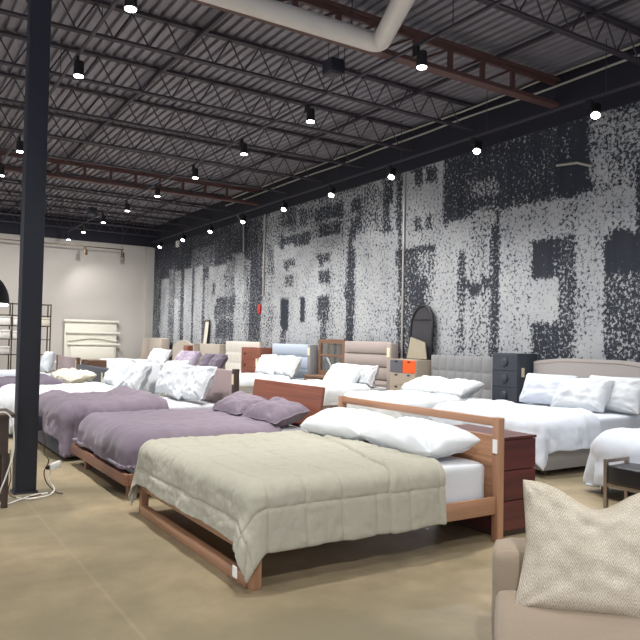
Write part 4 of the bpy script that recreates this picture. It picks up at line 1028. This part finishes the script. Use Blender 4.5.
# metal shelving with white boxes
sh = thing('metal_shelf_unit', (3.3, 20.0, 0), 'slim dark metal shelving with white boxes, left in front of the back wall', 'shelf unit')
for x in (2.1, 2.93, 3.62, 3.9):
    for y in (19.8, 20.2): obj('post', bx(x, x+.03, y, y+.03, 0, 2.34, .003), M['bronze'], sh, False)
SHZ = (.45, .95, 1.36, 1.72, 2.0, 2.31)
for z in SHZ: obj('shelf', bx(2.1, 3.93, 19.8, 20.23, z, z+.02, .003), M['bronze'], sh, False)
bx_sp = [(2.15, 2.90, 1.74, 2.0, 0), (2.15, 2.90, 1.38, 1.62, 1), (2.15, 2.90, .97, 1.19, 2), (2.97, 3.58, 1.74, 1.98, 3), (2.97, 3.58, 1.38, 1.6, 4), (3.66, 3.89, 1.74, 1.98, 5)]
nm = ('second shelf from the top, left bay', 'third shelf from the top, left bay', 'fourth shelf from the top, left bay', 'second shelf from the top, middle bay', 'third shelf from the top, middle bay', 'narrow right bay of the metal shelving')
for x0, x1, z0, z1, i in bx_sp:
    t = thing('storage_box', ((x0+x1)/2, 20.0, z0), 'white box on ' + nm[i], 'box', 'white boxes on the metal shelving')
    obj('body', bx(x0, x1, 19.82, 20.18, z0, z1-.05, .008), M['plastic'] if i != 5 else M['cream'], t)
    obj('lid', bx(x0-.004, x1+.004, 19.812, 20.188, z1-.06, z1-.005, .008), M['plastic'] if i != 5 else M['cream'], t)

# dome pendant, cut by the left edge
pd = thing('pendant_lamp', (1.19, 10.6, 1.9), 'black dome pendant lamp cut by the left picture edge', 'pendant lamp')
b = BM(); n = 28; rings = []
for k in range(13):
    f = k/12*PI/2; rr = .33*math.cos(f)+.012; z = 1.93+.42*math.sin(f)
    rings.append([b.verts.new((1.19+rr*math.cos(2*PI*q/n), 10.6+rr*math.sin(2*PI*q/n), z)) for q in range(n)])
for r_a, r_b in zip(rings, rings[1:]):
    for q in range(n): b.faces.new((r_a[q], r_a[(q+1) % n], r_b[(q+1) % n], r_b[q]))
obj('dome_shade', b, M['black'], pd)
obj('diffuser', tube(BM(), [(1.19, 10.6, 1.90), (1.19, 10.6, 1.925)], .325, 28), M['shade_glow'], pd)
obj('cord', tube(BM(), [(1.19, 10.6, 2.34), (1.19, 10.6, CZ)], .006, 6), M['black'], pd)

# tall ivory panelled headboard on the back wall
ih = thing('tall_headboard', (6.5, 25.5, 0), 'tall ivory panelled headboard with curved crest against the back wall', 'headboard')
obj('frame_panel', bx(5.52, 7.36, 25.5, 25.6, 0, 2.08, .02), M['white_paint'], ih)
def crest():
    bm = BM(); n = 24; pts = []
    for k in range(n+1):
        f = k/n; pts.append((5.62+1.74*f, 1.36+.10*math.sin(PI*f)**1.5))
    low = [(x, z-.05) for x, z in pts][::-1]; ou = pts+low
    A_ = [bm.verts.new((x, 25.44, z)) for x, z in ou]; B_ = [bm.verts.new((x, 25.5, z)) for x, z in ou]
    kk = len(ou); bm.faces.new(A_); bm.faces.new(B_[::-1])
    for q in range(kk): bm.faces.new((A_[q], B_[q], B_[(q+1) % kk], A_[(q+1) % kk]))
    return bm
obj('crest_rail', crest(), M['white_paint'], ih, False)
obj('cap_moulding', bx(5.48, 7.42, 25.42, 25.6, 1.99, 2.08, .02), M['white_paint'], ih)
obj('mid_moulding', bx(5.56, 7.48, 25.42, 25.5, 1.58, 1.66, .02), M['white_paint'], ih)
obj('lower_panel', bx(5.72, 7.28, 25.45, 25.5, .3, 1.12, .03), M['white_paint'], ih)
obj('lower_moulding', bx(5.62, 7.5, 25.42, 25.5, 1.16, 1.24, .02), M['white_paint'], ih)
# small dark cabinet between the rows
nb = thing('nightstand', (4.2, 16.1, 0), 'small brown nightstand behind the low slate headboard', 'nightstand')
obj('body', bx(4.0, 4.4, 15.95, 16.65, .06, .95, .006), M['brown_y'], nb, False)
obj('drawer', bx(3.985, 4.0, 15.98, 16.62, .6, .9, .004), M['brown_y'], nb, False)
obj('plinth', bx(4.03, 4.37, 16.0, 16.6, 0, .06, .003), M['dark_y'], nb, False)
